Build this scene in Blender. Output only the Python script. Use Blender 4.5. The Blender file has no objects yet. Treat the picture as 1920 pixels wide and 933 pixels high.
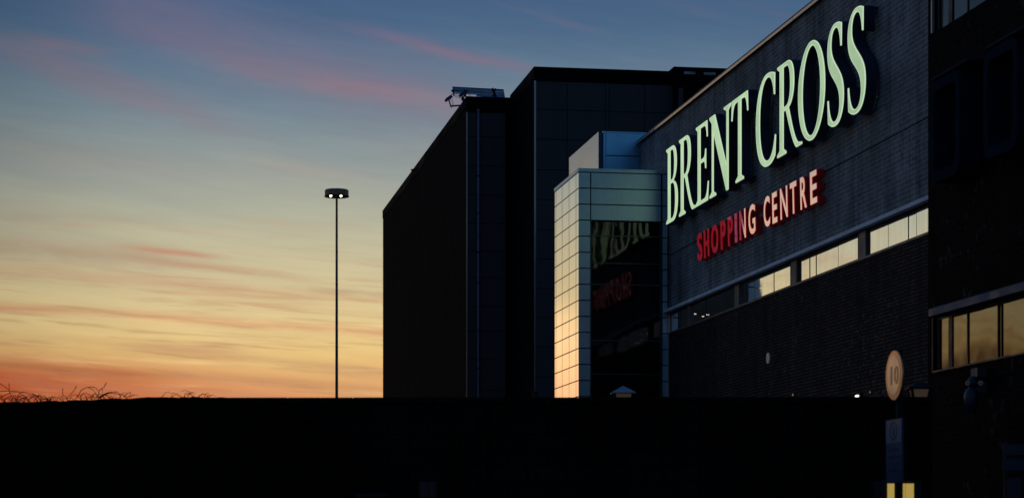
import bpy, bmesh, math, random
from mathutils import Vector, Matrix
random.seed(7)
R = math.radians
# ------------------------------------------------------------------ basics
scene = bpy.context.scene
col = scene.collection
EYE = 1.6
F = 4200.0                       # focal length in photo pixels
VPX, VPY = 268.0, 1006.0         # where lines along +Y meet
TH = math.atan((960 - VPX) / F)  # camera heading, clockwise from +Y
CT, ST = math.cos(TH), math.sin(TH)

def u_at(px, v):                 # distance along +Y of the wall plane x = v at photo column px
    t = (px - 960) / F
    return v * (CT - ST * t) / (CT * t + ST)
def v_at(px, u):
    t = (px - 960) / F
    return u * (CT * t + ST) / (CT - ST * t)
def depth(v, u): return u * CT + v * ST
def z_at(py, v, u): return EYE + (VPY - py) / F * depth(v, u)
def cam2w(X, Y): return (X * CT + Y * ST, -X * ST + Y * CT)
def at(px, py, Y):               # world point at camera depth Y
    x, y = cam2w((px - 960) / F * Y, Y)
    return Vector((x, y, EYE + (VPY - py) / F * Y))

def srgb(r, g, b):
    f = lambda c: (c / 255) / 12.92 if c / 255 <= .04045 else ((c / 255 + .055) / 1.055) ** 2.4
    return (f(r), f(g), f(b), 1)

# ------------------------------------------------------------------ objects
def tag(o, label=None, cat=None, group=None, kind=None):
    if label: o['label'] = label
    if cat: o['category'] = cat
    if group: o['group'] = group
    if kind: o['kind'] = kind
    return o
def empty(name, loc, label, cat, group=None, rz=0):
    o = bpy.data.objects.new(name, None); col.objects.link(o)
    o.location = loc; o.rotation_euler = (0, 0, rz); o.empty_display_size = .2
    return tag(o, label, cat, group)

class MB:
    def __init__(s): s.v = []; s.f = []; s.smooth = False
    def quad(s, *p):
        i = len(s.v); s.v += [tuple(q) for q in p]; s.f.append(tuple(range(i, i + len(p)))); return s
    def box(s, x0, x1, y0, y1, z0, z1):
        i = len(s.v)
        s.v += [(x0,y0,z0),(x1,y0,z0),(x1,y1,z0),(x0,y1,z0),(x0,y0,z1),(x1,y0,z1),(x1,y1,z1),(x0,y1,z1)]
        for f in ((0,3,2,1),(4,5,6,7),(0,1,5,4),(1,2,6,5),(2,3,7,6),(3,0,4,7)):
            s.f.append(tuple(i + k for k in f))
        return s
    def bar(s, a, b, w, h=None):
        h = h or w; a = Vector(a); b = Vector(b); d = (b - a).normalized()
        n = d.cross(Vector((0, 0, 1)))
        if n.length < 1e-3: n = Vector((1, 0, 0))
        n.normalize(); m = n.cross(d).normalized(); i = len(s.v)
        for p in (a, b):
            for sx, sy in ((-1,-1),(1,-1),(1,1),(-1,1)):
                s.v.append(tuple(p + n * sx * w / 2 + m * sy * h / 2))
        for f in ((0,1,2,3),(7,6,5,4),(0,4,5,1),(1,5,6,2),(2,6,7,3),(3,7,4,0)):
            s.f.append(tuple(i + k for k in f))
        return s
    def tube(s, pts, r, n=8):
        pts = [Vector(p) for p in pts]; rs = r if isinstance(r, (list, tuple)) else [r] * len(pts)
        i0 = len(s.v)
        for k, p in enumerate(pts):
            d = (pts[min(k + 1, len(pts) - 1)] - pts[max(k - 1, 0)]).normalized()
            a = d.cross(Vector((.31, .17, .93)));
            if a.length < 1e-3: a = d.cross(Vector((1, 0, 0)))
            a.normalize(); b = d.cross(a)
            for j in range(n):
                t = 2 * math.pi * j / n
                s.v.append(tuple(p + (a * math.cos(t) + b * math.sin(t)) * rs[k]))
        for k in range(len(pts) - 1):
            for j in range(n):
                s.f.append((i0 + k*n + j, i0 + k*n + (j+1) % n, i0 + (k+1)*n + (j+1) % n, i0 + (k+1)*n + j))
        s.f.append(tuple(i0 + j for j in range(n))[::-1])
        s.f.append(tuple(i0 + (len(pts)-1)*n + j for j in range(n)))
        return s
    def lathe(s, prof, n=32, c=(0, 0, 0)):
        i0 = len(s.v)
        for r, z in prof:
            for j in range(n):
                t = 2 * math.pi * j / n
                s.v.append((c[0] + r * math.cos(t), c[1] + r * math.sin(t), c[2] + z))
        for k in range(len(prof) - 1):
            for j in range(n):
                s.f.append((i0 + k*n + j, i0 + k*n + (j+1) % n, i0 + (k+1)*n + (j+1) % n, i0 + (k+1)*n + j))
        s.f.append(tuple(i0 + j for j in range(n))[::-1])
        s.f.append(tuple(i0 + (len(prof)-1)*n + j for j in range(n)))
        return s
    def prism(s, poly, x0, x1):   # poly in (y,z), extruded along x
        n = len(poly); i = len(s.v)
        s.v += [(x0, y, z) for y, z in poly] + [(x1, y, z) for y, z in poly]
        s.f.append(tuple(i + k for k in range(n))); s.f.append(tuple(i + n + k for k in range(n))[::-1])
        for k in range(n):
            s.f.append((i + k, i + n + k, i + n + (k+1) % n, i + (k+1) % n))
        return s
    def build(s, name, mat, parent=None, loc=None, bevel=0, smooth=False, world=True):
        """vertices are given in world coordinates unless world=False"""
        me = bpy.data.meshes.new(name)
        off = Vector((0, 0, 0))
        if parent is not None and world:
            p = parent; off = Vector((0, 0, 0))
            while p is not None:
                off += p.location; p = p.parent
        if parent is None and world and loc is not None: off = Vector(loc)
        me.from_pydata([tuple(Vector(q) - off) for q in s.v] if world else s.v, [], s.f)
        bm = bmesh.new(); bm.from_mesh(me)
        bmesh.ops.recalc_face_normals(bm, faces=bm.faces); bm.to_mesh(me); bm.free()
        me.materials.append(mat)
        if smooth:
            for p in me.polygons: p.use_smooth = True
        o = bpy.data.objects.new(name, me); col.objects.link(o)
        if parent is not None: o.parent = parent
        elif loc is not None: o.location = loc
        if bevel:
            b = o.modifiers.new('edge', 'BEVEL'); b.width = bevel; b.segments = 2; b.limit_method = 'ANGLE'
        return o

# ------------------------------------------------------------------ materials
def newmat(name):
    m = bpy.data.materials.new(name); m.use_nodes = True
    nt = m.node_tree; b = nt.nodes['Principled BSDF']; return m, nt, b
def N(nt, t, **kw):
    n = nt.nodes.new(t)
    for k, v in kw.items():
        if k.startswith('i_'):
            key = k[2:]; key = int(key) if key.isdigit() else key.replace('_', ' ')
            n.inputs[key].default_value = v
        else: setattr(n, k, v)
    return n
def L(nt, a, b): nt.links.new(a, b)
def plain(name, c, rough=.5, metal=0, var=.25, scale=3, spec=.5, ior=None, streak=False, bump=0, emis=None, es=0):
    m, nt, b = newmat(name)
    geo = N(nt, 'ShaderNodeNewGeometry')
    mp = N(nt, 'ShaderNodeMapping'); mp.inputs['Scale'].default_value = (scale, scale, scale * (.08 if streak else 1))
    L(nt, geo.outputs['Position'], mp.inputs['Vector'])
    no = N(nt, 'ShaderNodeTexNoise'); no.inputs['Scale'].default_value = 1; no.inputs['Detail'].default_value = 6
    L(nt, mp.outputs[0], no.inputs['Vector'])
    r = N(nt, 'ShaderNodeMapRange', i_1=.3, i_2=.7, i_3=1 - var, i_4=1 + var); L(nt, no.outputs['Fac'], r.inputs[0])
    mx = N(nt, 'ShaderNodeVectorMath', operation='SCALE'); mx.inputs[0].default_value = c[:3]
    L(nt, r.outputs[0], mx.inputs['Scale']); L(nt, mx.outputs[0], b.inputs['Base Color'])
    r2 = N(nt, 'ShaderNodeMapRange', i_1=.3, i_2=.7, i_3=max(.0, rough * .8), i_4=min(1, rough * 1.25)); L(nt, no.outputs['Fac'], r2.inputs[0])
    L(nt, r2.outputs[0], b.inputs['Roughness'])
    b.inputs['Metallic'].default_value = metal
    b.inputs['Specular IOR Level'].default_value = spec
    if ior: b.inputs['IOR'].default_value = ior
    if bump:
        bp = N(nt, 'ShaderNodeBump', i_Strength=bump, i_Distance=.02); L(nt, no.outputs['Fac'], bp.inputs['Height']); L(nt, bp.outputs[0], b.inputs['Normal'])
    if emis:
        b.inputs['Emission Color'].default_value = emis; b.inputs['Emission Strength'].default_value = es
    return m

def brick(name, c1, c2, mortar, w=.225, h=.075, rough=.8, bump=.5, stain=.5, specks=0, spec=.3, wavy=True, mort=.01):
    m, nt, b = newmat(name)
    geo = N(nt, 'ShaderNodeNewGeometry'); sp = N(nt, 'ShaderNodeSeparateXYZ'); L(nt, geo.outputs['Position'], sp.inputs[0])
    ad = N(nt, 'ShaderNodeMath', operation='ADD'); L(nt, sp.outputs[0], ad.inputs[0]); L(nt, sp.outputs[1], ad.inputs[1])
    cb = N(nt, 'ShaderNodeCombineXYZ'); L(nt, ad.outputs[0], cb.inputs[0]); L(nt, sp.outputs[2], cb.inputs[1])
    bt = N(nt, 'ShaderNodeTexBrick'); L(nt, cb.outputs[0], bt.inputs['Vector'])
    bt.inputs['Scale'].default_value = 1; bt.inputs['Brick Width'].default_value = w; bt.inputs['Row Height'].default_value = h
    bt.inputs['Mortar Size'].default_value = mort; bt.inputs['Mortar Smooth'].default_value = .2; bt.inputs['Bias'].default_value = -.1
    bt.inputs['Color1'].default_value = c1; bt.inputs['Color2'].default_value = c2; bt.inputs['Mortar'].default_value = mortar
    # weathering: large patches and vertical runs
    n1 = N(nt, 'ShaderNodeTexNoise', i_Scale=.55, i_Detail=8, i_Roughness=.65); L(nt, geo.outputs['Position'], n1.inputs['Vector'])
    mp = N(nt, 'ShaderNodeMapping'); mp.inputs['Scale'].default_value = (1.8, 1.8, .12); L(nt, geo.outputs['Position'], mp.inputs[0])
    n2 = N(nt, 'ShaderNodeTexNoise', i_Scale=1.0, i_Detail=6, i_Roughness=.7); L(nt, mp.outputs[0], n2.inputs['Vector'])
    a = N(nt, 'ShaderNodeMath', operation='ADD'); L(nt, n1.outputs['Fac'], a.inputs[0]); L(nt, n2.outputs['Fac'], a.inputs[1])
    r = N(nt, 'ShaderNodeMapRange', i_1=.75, i_2=1.25, i_3=1 - stain, i_4=1 + stain * .6); L(nt, a.outputs[0], r.inputs[0])
    # irregular single bricks
    n3 = N(nt, 'ShaderNodeTexNoise', i_Scale=3.2, i_Detail=10, i_Roughness=.8); L(nt, geo.outputs['Position'], n3.inputs['Vector'])
    r3 = N(nt, 'ShaderNodeMapRange', i_1=.35, i_2=.5, i_3=.55, i_4=1.0); L(nt, n3.outputs['Fac'], r3.inputs[0])
    mm = N(nt, 'ShaderNodeMath', operation='MULTIPLY'); L(nt, r.outputs[0], mm.inputs[0]); L(nt, r3.outputs[0], mm.inputs[1])
    sc = N(nt, 'ShaderNodeVectorMath', operation='SCALE'); L(nt, bt.outputs['Color'], sc.inputs[0]); L(nt, mm.outputs[0], sc.inputs['Scale'])
    out = sc.outputs[0]
    if specks:
        n4 = N(nt, 'ShaderNodeTexNoise', i_Scale=5.0, i_Detail=3, i_Roughness=.6); L(nt, geo.outputs['Position'], n4.inputs['Vector'])
        n5 = N(nt, 'ShaderNodeTexNoise', i_Scale=.45, i_Detail=2); L(nt, geo.outputs['Position'], n5.inputs['Vector'])
        r5 = N(nt, 'ShaderNodeMapRange', i_1=.47, i_2=.6, i_3=.05, i_4=1); L(nt, n5.outputs['Fac'], r5.inputs[0])
        r4 = N(nt, 'ShaderNodeMapRange', i_1=.60, i_2=.67, i_3=0, i_4=specks); L(nt, n4.outputs['Fac'], r4.inputs[0])
        m5 = N(nt, 'ShaderNodeMath', operation='MULTIPLY'); L(nt, r4.outputs[0], m5.inputs[0]); L(nt, r5.outputs[0], m5.inputs[1])
        mx = N(nt, 'ShaderNodeMix', data_type='RGBA'); L(nt, m5.outputs[0], mx.inputs[0]); L(nt, out, mx.inputs[6]); mx.inputs[7].default_value = (.22, .19, .18, 1)
        out = mx.outputs[2]
    L(nt, out, b.inputs['Base Color'])
    b.inputs['Roughness'].default_value = rough; b.inputs['Specular IOR Level'].default_value = spec
    inv = N(nt, 'ShaderNodeMath', operation='SUBTRACT'); inv.inputs[0].default_value = 1; L(nt, bt.outputs['Fac'], inv.inputs[1])
    ah = N(nt, 'ShaderNodeMath', operation='MULTIPLY_ADD', i_1=.5); L(nt, n3.outputs['Fac'], ah.inputs[0]); L(nt, inv.outputs[0], ah.inputs[2])
    bp = N(nt, 'ShaderNodeBump', i_Strength=bump, i_Distance=.012); L(nt, ah.outputs[0], bp.inputs['Height']); L(nt, bp.outputs[0], b.inputs['Normal'])
    return m

def metal_panel(name, c, rough, var=.06, warp=.15, metal=1):
    m, nt, b = newmat(name)
    geo = N(nt, 'ShaderNodeNewGeometry')
    mp = N(nt, 'ShaderNodeMapping'); mp.inputs['Scale'].default_value = (2.2, 2.2, .5); L(nt, geo.outputs['Position'], mp.inputs[0])
    no = N(nt, 'ShaderNodeTexNoise', i_Scale=1.0, i_Detail=5, i_Roughness=.6); L(nt, mp.outputs[0], no.inputs['Vector'])
    r = N(nt, 'ShaderNodeMapRange', i_1=.3, i_2=.7, i_3=1 - var, i_4=1 + var); L(nt, no.outputs['Fac'], r.inputs[0])
    sc = N(nt, 'ShaderNodeVectorMath', operation='SCALE'); sc.inputs[0].default_value = c[:3]; L(nt, r.outputs[0], sc.inputs['Scale'])
    L(nt, sc.outputs[0], b.inputs['Base Color'])
    r2 = N(nt, 'ShaderNodeMapRange', i_1=.3, i_2=.7, i_3=rough * .85, i_4=rough * 1.2); L(nt, no.outputs['Fac'], r2.inputs[0]); L(nt, r2.outputs[0], b.inputs['Roughness'])
    b.inputs['Metallic'].default_value = metal
    n2 = N(nt, 'ShaderNodeTexNoise', i_Scale=.8, i_Detail=1); L(nt, geo.outputs['Position'], n2.inputs['Vector'])
    bp = N(nt, 'ShaderNodeBump', i_Strength=warp, i_Distance=.05); L(nt, n2.outputs['Fac'], bp.inputs['Height']); L(nt, bp.outputs[0], b.inputs['Normal'])
    return m

def mirror_glass(name, c, rough=.03, warp=.05, ior=None, scale=.7):
    m, nt, b = newmat(name)
    geo = N(nt, 'ShaderNodeNewGeometry')
    n2 = N(nt, 'ShaderNodeTexNoise', i_Scale=scale, i_Detail=2); L(nt, geo.outputs['Position'], n2.inputs['Vector'])
    bp = N(nt, 'ShaderNodeBump', i_Strength=warp, i_Distance=.05); L(nt, n2.outputs['Fac'], bp.inputs['Height']); L(nt, bp.outputs[0], b.inputs['Normal'])
    b.inputs['Roughness'].default_value = rough
    if ior:
        b.inputs['Base Color'].default_value = c; b.inputs['IOR'].default_value = ior
    else:
        b.inputs['Metallic'].default_value = 1
        mp = N(nt, 'ShaderNodeMapping'); mp.inputs['Scale'].default_value = (3, 3, .3); L(nt, geo.outputs['Position'], mp.inputs[0])
        n3 = N(nt, 'ShaderNodeTexNoise', i_Scale=1.0, i_Detail=4); L(nt, mp.outputs[0], n3.inputs['Vector'])
        r = N(nt, 'ShaderNodeMapRange', i_1=.35, i_2=.65, i_3=.92, i_4=1.04); L(nt, n3.outputs['Fac'], r.inputs[0])
        sc = N(nt, 'ShaderNodeVectorMath', operation='SCALE'); sc.inputs[0].default_value = c[:3]; L(nt, r.outputs[0], sc.inputs['Scale'])
        L(nt, sc.outputs[0], b.inputs['Base Color'])
    return m

def emitter(name, c, s):
    m, nt, b = newmat(name)
    b.inputs['Base Color'].default_value = (c[0] * .5, c[1] * .5, c[2] * .5, 1)
    b.inputs['Emission Color'].default_value = c; b.inputs['Emission Strength'].default_value = s
    return m

M = {}
M['upper_brick'] = brick('upper_brick', (.27, .295, .29, 1), (.18, .205, .205, 1), (.50, .45, .42, 1), stain=.55, bump=1.0, w=.48, h=.125, mort=.016, spec=.15)
M['lower_brick'] = brick('lower_brick', (.105, .070, .060, 1), (.048, .034, .034, 1), (.004, .004, .005, 1), stain=.6, specks=.8, bump=.9, w=.24, h=.095, mort=.02, spec=.1)
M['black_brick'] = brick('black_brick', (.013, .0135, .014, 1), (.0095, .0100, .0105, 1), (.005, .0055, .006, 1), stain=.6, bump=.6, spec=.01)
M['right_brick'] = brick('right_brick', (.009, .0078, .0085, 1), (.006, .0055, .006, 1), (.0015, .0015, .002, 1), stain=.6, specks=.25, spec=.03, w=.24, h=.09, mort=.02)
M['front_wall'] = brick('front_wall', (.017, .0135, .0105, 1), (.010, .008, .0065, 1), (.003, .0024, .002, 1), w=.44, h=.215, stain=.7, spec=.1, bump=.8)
M['dark_concrete'] = plain('dark_concrete', (.066, .066, .066), .75, var=.25, scale=.9, streak=True, bump=.2)
M['fascia'] = plain('fascia', (.008, .008, .009), .8, scale=1.2, spec=.03)
M['joint'] = plain('joint', (.01, .01, .01), .9, spec=.1)
M['sill'] = plain('sill', (.84, .88, .92), .65, var=.25, scale=1.5)
M['trim_metal'] = metal_panel('trim_metal', (.42, .41, .42), .35)
M['coping'] = metal_panel('coping', (.44, .33, .32), .3, var=.2)
M['panel'] = metal_panel('panel', (1.0, .92, .87), .12, var=.04, warp=.04)  # same metal as the front panels, reflected sunset warmth put into the colour
M['panel_front'] = metal_panel('panel_front', (.46, .66, .78), .36, var=.10, warp=.25, metal=.55)  # same metal as the side panels, blue of the side facing away painted in
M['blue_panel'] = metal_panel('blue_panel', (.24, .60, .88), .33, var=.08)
M['blue_dark'] = plain('blue_dark', (.02, .05, .13), .4)
M['glass'] = mirror_glass('glass', (.003, .004, .005, 1), .045, .16, ior=1.50, scale=.9)
M['window'] = mirror_glass('window', (.86, .88, .92), .03, .09)
M['window_dim'] = mirror_glass('window_dim', (.085, .076, .052), .03, .25)
M['frame'] = plain('frame', (.035, .03, .03), .5, metal=.3)
M['pillar'] = plain('pillar', (.16, .13, .12), .5)
M['black'] = plain('black', (.012, .012, .013), .5, spec=.3)
def letter_glow():
    m, nt, b = newmat('green_face'); b.inputs['Base Color'].default_value = (.4, .5, .36, 1); b.inputs['Roughness'].default_value = .35
    geo = N(nt, 'ShaderNodeNewGeometry'); sp = N(nt, 'ShaderNodeSeparateXYZ'); L(nt, geo.outputs['Position'], sp.inputs[0])
    g = N(nt, 'ShaderNodeMapRange', i_1=50, i_2=80, i_3=.45, i_4=.76); L(nt, sp.outputs[1], g.inputs[0])
    no = N(nt, 'ShaderNodeTexNoise', i_Scale=1.1, i_Detail=3, i_Roughness=.6); L(nt, geo.outputs['Position'], no.inputs['Vector'])
    r = N(nt, 'ShaderNodeMapRange', i_1=.3, i_2=.7, i_3=.82, i_4=1.16); L(nt, no.outputs['Fac'], r.inputs[0])
    mm = N(nt, 'ShaderNodeMath', operation='MULTIPLY'); L(nt, g.outputs[0], mm.inputs[0]); L(nt, r.outputs[0], mm.inputs[1])
    b.inputs['Emission Color'].default_value = (.58, .83, .45, 1); L(nt, mm.outputs[0], b.inputs['Emission Strength']); return m
M['green_face'] = letter_glow()
M['green_rim'] = emitter('green_rim', (.68, .90, .60, 1), .78)
M['navy'] = plain('navy', (.02, .035, .075), .4)
M['red_side'] = plain('red_side', (.16, .006, .014), .35, emis=(.9, .02, .05, 1), es=.012)
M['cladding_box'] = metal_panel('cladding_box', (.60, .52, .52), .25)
M['ground'] = plain('ground', (.045, .045, .047), .9, scale=.6)
M['earth'] = plain('earth', (.0055, .0042, .003), .95, scale=2, spec=.0)
M['twig'] = plain('twig', (.03, .022, .018), .8)
M['lamp_metal'] = plain('lamp_metal', (.38, .22, .12), .5)  # warm glow of the lamps put into the metal's base colour
M['pole'] = plain('pole', (.08, .07, .06), .4, metal=.6)
M['lamp'] = emitter('lamp', (1, .74, .38, 1), 14)
M['lamp_warm'] = emitter('lamp_warm', (1, .72, .3, 1), 30)
M['lit_window'] = emitter('lit_window', (.9, .62, .14, 1), .42)
M['lit_dim'] = emitter('lit_dim', (.9, .55, .35, 1), .03)
M['sign_blue'] = plain('sign_blue', (.014, .024, .10), .5)
M['sign_pale'] = plain('sign_pale', (.12, .16, .27), .5)
M['sign_face'] = plain('sign_face', (.72, .58, .50), .36, metal=.85, var=.06)
M['sign_red'] = plain('sign_red', (.62, .34, .20), .34, metal=.85, var=.1)
M['sign_ink'] = plain('sign_ink', (.58, .45, .38), .4, metal=.85)
M['cam_blue'] = plain('cam_blue', (.04, .10, .17), .4)
M['cap_roof'] = plain('cap_roof', (.30, .34, .40), .45)
M['slat_blue'] = metal_panel('slat_blue', (.10, .28, .48), .4)

def red_face():
    m, nt, b = newmat('red_face')
    b.inputs['Base Color'].default_value = (.35, .008, .02, 1); b.inputs['Roughness'].default_value = .3
    b.inputs['Emission Color'].default_value = (.9, .016, .035, 1); b.inputs['Emission Strength'].default_value = .20
    g = N(nt, 'ShaderNodeBsdfGlossy'); g.inputs['Color'].default_value = (1, .95, 1, 1); g.inputs['Roughness'].default_value = .03
    em = N(nt, 'ShaderNodeEmission', i_Strength=.18); em.inputs[0].default_value = (1, .012, .035, 1)
    b.inputs['Emission Strength'].default_value = 0
    mx = N(nt, 'ShaderNodeMixShader'); mx.inputs[0].default_value = .86; L(nt, b.outputs[0], mx.inputs[1]); L(nt, g.outputs[0], mx.inputs[2])
    ad = N(nt, 'ShaderNodeAddShader'); L(nt, mx.outputs[0], ad.inputs[0]); L(nt, em.outputs[0], ad.inputs[1])
    L(nt, ad.outputs[0], nt.nodes['Material Output'].inputs['Surface'])
    return m
M['red_face'] = red_face()

# ------------------------------------------------------------------ camera
cd = bpy.data.cameras.new('camera'); cam = bpy.data.objects.new('camera', cd); col.objects.link(cam)
cam.location = (0, 0, EYE); cam.rotation_euler = (R(90), 0, -TH)
cd.sensor_width = 36; cd.lens = F / 1920 * 36; cd.shift_y = (VPY - 466.5) / 1920
cd.clip_start = .1; cd.clip_end = 6000
cd.dof.use_dof = True; cd.dof.focus_distance = 75; cd.dof.aperture_fstop = 2.8
scene.camera = cam

# ------------------------------------------------------------------ sky
SUN_AZ = -9.0      # world azimuth (clockwise from +Y) of the set sun, degrees
world = bpy.data.worlds.new('World'); scene.world = world; world.use_nodes = True
wt = world.node_tree; wt.nodes.clear()
tc = N(wt, 'ShaderNodeTexCoord'); sp = N(wt, 'ShaderNodeSeparateXYZ'); L(wt, tc.outputs['Generated'], sp.inputs[0])
def Mth(op, a, b=None, c=None, clamp=False):
    n = N(wt, 'ShaderNodeMath', operation=op); n.use_clamp = clamp
    for i, q in enumerate((a, b, c)):
        if q is None: continue
        if isinstance(q, (int, float)): n.inputs[i].default_value = q
        else: L(wt, q, n.inputs[i])
    return n.outputs[0]
def MR(x, a, b, c, d, sm=True):
    n = N(wt, 'ShaderNodeMapRange', i_1=a, i_2=b, i_3=c, i_4=d); n.interpolation_type = 'SMOOTHSTEP' if sm else 'LINEAR'
    L(wt, x, n.inputs[0]); return n.outputs[0]
def MixC(f, a, b):
    n = N(wt, 'ShaderNodeMix', data_type='RGBA')
    for i, q in ((0, f), (6, a), (7, b)):
        if isinstance(q, (int, float)): n.inputs[i].default_value = q
        elif isinstance(q, tuple): n.inputs[i].default_value = q
        else: L(wt, q, n.inputs[i])
    return n.outputs[2]
X, Y, Z = sp.outputs
el = Mth('MULTIPLY', Mth('ARCSINE', Z), 57.2958)
az = Mth('MULTIPLY', Mth('ARCTAN2', X, Y), 57.2958)
ang = lambda px, py: (math.degrees(math.atan((px - 960) / F) + TH), math.degrees(math.atan((VPY - py) / F * math.cos(math.atan((px - 960) / F)))))
# soft unevenness of the whole gradient
vz = N(wt, 'ShaderNodeCombineXYZ'); L(wt, Mth('MULTIPLY', az, .09), vz.inputs[0]); L(wt, Mth('ADD', Mth('MULTIPLY', el, .55), Mth('MULTIPLY', az, .12)), vz.inputs[1])
nz = N(wt, 'ShaderNodeTexNoise', i_Scale=1.0, i_Detail=5, i_Roughness=.55); L(wt, vz.outputs[0], nz.inputs['Vector'])
elw = Mth('ADD', el, Mth('MULTIPLY', Mth('SUBTRACT', nz.outputs['Fac'], .5), 1.1))
def ramp(src, stops, lo, hi):
    r = N(wt, 'ShaderNodeValToRGB'); e = r.color_ramp.elements
    while len(e) < len(stops): e.new(.5)
    for k, (d, c) in enumerate(stops):
        e[k].position = (math.sqrt(d) - math.sqrt(lo)) / (math.sqrt(hi) - math.sqrt(lo)); e[k].color = srgb(*c)
    s = Mth('SQRT', Mth('MAXIMUM', src, lo))
    f = Mth('DIVIDE', Mth('SUBTRACT', s, math.sqrt(lo)), math.sqrt(hi) - math.sqrt(lo))
    L(wt, f, r.inputs[0]); return r.outputs[0]
warm = ramp(elw, [(0, (70, 35, 25)), (2.2, (170, 90, 55)), (3.4, (222, 150, 102)), (4.0, (228, 172, 112)), (4.7, (233, 197, 128)), (5.5, (225, 200, 144)),
                  (6.6, (207, 193, 152)), (7.6, (188, 183, 155)), (8.4, (170, 172, 155)), (9.4, (147, 155, 152)), (10.4, (122, 139, 148)), (11.6, (96, 121, 142)),
                  (12.8, (74, 102, 133)), (14.2, (60, 89, 126)), (24, (60, 96, 136)), (40, (56, 98, 140)), (60, (46, 86, 132)), (90, (36, 68, 114))], 0, 90)
back = ramp(el, [(0, (18, 26, 40)), (4, (38, 58, 82)), (8, (68, 108, 132)), (12, (60, 102, 136)), (20, (34, 68, 104)), (45, (26, 56, 94)), (90, (36, 68, 114))], 0, 90)
# angle from the glow's azimuth
da = Mth('ABSOLUTE', Mth('SUBTRACT', az, SUN_AZ))
da = Mth('MINIMUM', da, Mth('SUBTRACT', 360, da))
away = MR(da, 22, 80, 0, 1)
sky = MixC(away, warm, back)
G1 = lambda x, c, w: (lambda q: Mth('POWER', 2.718, Mth('MULTIPLY', Mth('MULTIPLY', q, q), -1)))(Mth('DIVIDE', Mth('SUBTRACT', x, c), w))
# deep red low to the left
red = Mth('MULTIPLY', MR(elw, 5.1, 3.6, 0, 1), Mth('MULTIPLY', G1(az, -4.5, 5.2), .95))
sky = MixC(red, sky, srgb(190, 78, 42))
low = Mth('MULTIPLY', MR(elw, 5.0, 4.1, 0, .9), MR(az, -15, -19, 0, 1))
sky = MixC(low, sky, srgb(62, 36, 26))
# streaks of cloud: (px0,py0,px1,py1, half width deg, strength, colour)
def streak(sky, p0, p1, wdt, stg, colr, seed, bend=0, soft=.25, wob=.25):
    (a0, e0), (a1, e1) = ang(*p0), ang(*p1)
    t = Mth('DIVIDE', Mth('SUBTRACT', az, a0), a1 - a0)
    line = Mth('MULTIPLY_ADD', t, e1 - e0, e0)
    if bend: line = Mth('ADD', line, Mth('MULTIPLY', Mth('MULTIPLY', t, Mth('SUBTRACT', 1, t)), bend * 4))
    v = N(wt, 'ShaderNodeCombineXYZ'); L(wt, Mth('MULTIPLY_ADD', az, .45, seed), v.inputs[0]); L(wt, Mth('MULTIPLY', Mth('SUBTRACT', el, line), 1.3), v.inputs[1])
    n = N(wt, 'ShaderNodeTexNoise', i_Scale=1.0, i_Detail=6, i_Roughness=.6); L(wt, v.outputs[0], n.inputs['Vector'])
    off = Mth('DIVIDE', Mth('ADD', Mth('SUBTRACT', el, line), Mth('MULTIPLY', Mth('SUBTRACT', n.outputs['Fac'], .5), wob * 2)), wdt)
    g = Mth('POWER', 2.718, Mth('MULTIPLY', Mth('MULTIPLY', off, off), -1))
    win = Mth('MULTIPLY', MR(t, -soft, soft, 0, 1), MR(t, 1 + soft, 1 - soft, 0, 1))
    k = Mth('MULTIPLY', Mth('MULTIPLY', g, win), Mth('MULTIPLY', MR(n.outputs['Fac'], .25, .6, .45, 1), stg))
    return MixC(k, sky, colr)
pk = srgb(150, 112, 128)
sky = streak(sky, (150, -20), (900, 195), .9, .44, srgb(128, 108, 130), 3, -.25, .2, .45)
sky = streak(sky, (430, 118), (960, 215), .30, .34, srgb(165, 116, 122), 9, 0, .35, .25)
sky = streak(sky, (700, 62), (1060, 150), .18, .42, srgb(146, 108, 126), 15, 0, .3, .2)
sky = streak(sky, (-60, 70), (420, 225), .40, .45, srgb(140, 118, 130), 21, 0, .3, .4)
sky = streak(sky, (60, 75), (190, 100), .16, .40, srgb(150, 112, 124), 25, 0, .4, .15)
sky = streak(sky, (-100, 270), (330, 310), .30, .22, srgb(160, 145, 135), 31, 0, .3, .3)
sky = streak(sky, (480, 300), (720, 345), .20, .25, srgb(180, 160, 145), 33, 0, .4, .2)
sky = streak(sky, (-100, 400), (260, 412), .16, .30, srgb(158, 144, 128), 37, 0, .3, .15)
sky = streak(sky, (-120, 448), (340, 492), .30, .55, srgb(172, 140, 118), 41, 0, .3, .2)
sky = streak(sky, (235, 462), (400, 480), .075, .75, srgb(196, 134, 108), 43, 0, .35, .06)
sky = streak(sky, (200, 476), (560, 520), .11, .60, srgb(188, 150, 120), 47, 0, .3, .12)
sky = streak(sky, (-100, 494), (560, 548), .15, .60, srgb(200, 160, 125), 53, 0, .3, .14)
sky = streak(sky, (-160, 562), (860, 632), .12, .75, srgb(214, 152, 112), 59, .03, .12, .10)
sky = streak(sky, (400, 560), (720, 590), .20, .35, srgb(205, 172, 130), 61, 0, .4, .15)
sky = streak(sky, (560, 538), (800, 556), .06, .55, srgb(176, 158, 130), 67, 0, .3, .08)
sky = streak(sky, (-100, 622), (420, 655), .18, .45, srgb(214, 172, 118), 71, 0, .4, .15)
sky = streak(sky, (260, 650), (760, 706), .15, .62, srgb(196, 152, 106), 73, 0, .3, .13)
sky = streak(sky, (-120, 676), (330, 706), .10, .85, srgb(178, 116, 76), 79, 0, .25, .08)
sky = streak(sky, (300, 696), (860, 742), .13, .60, srgb(196, 142, 98), 83, 0, .3, .10)
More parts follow.
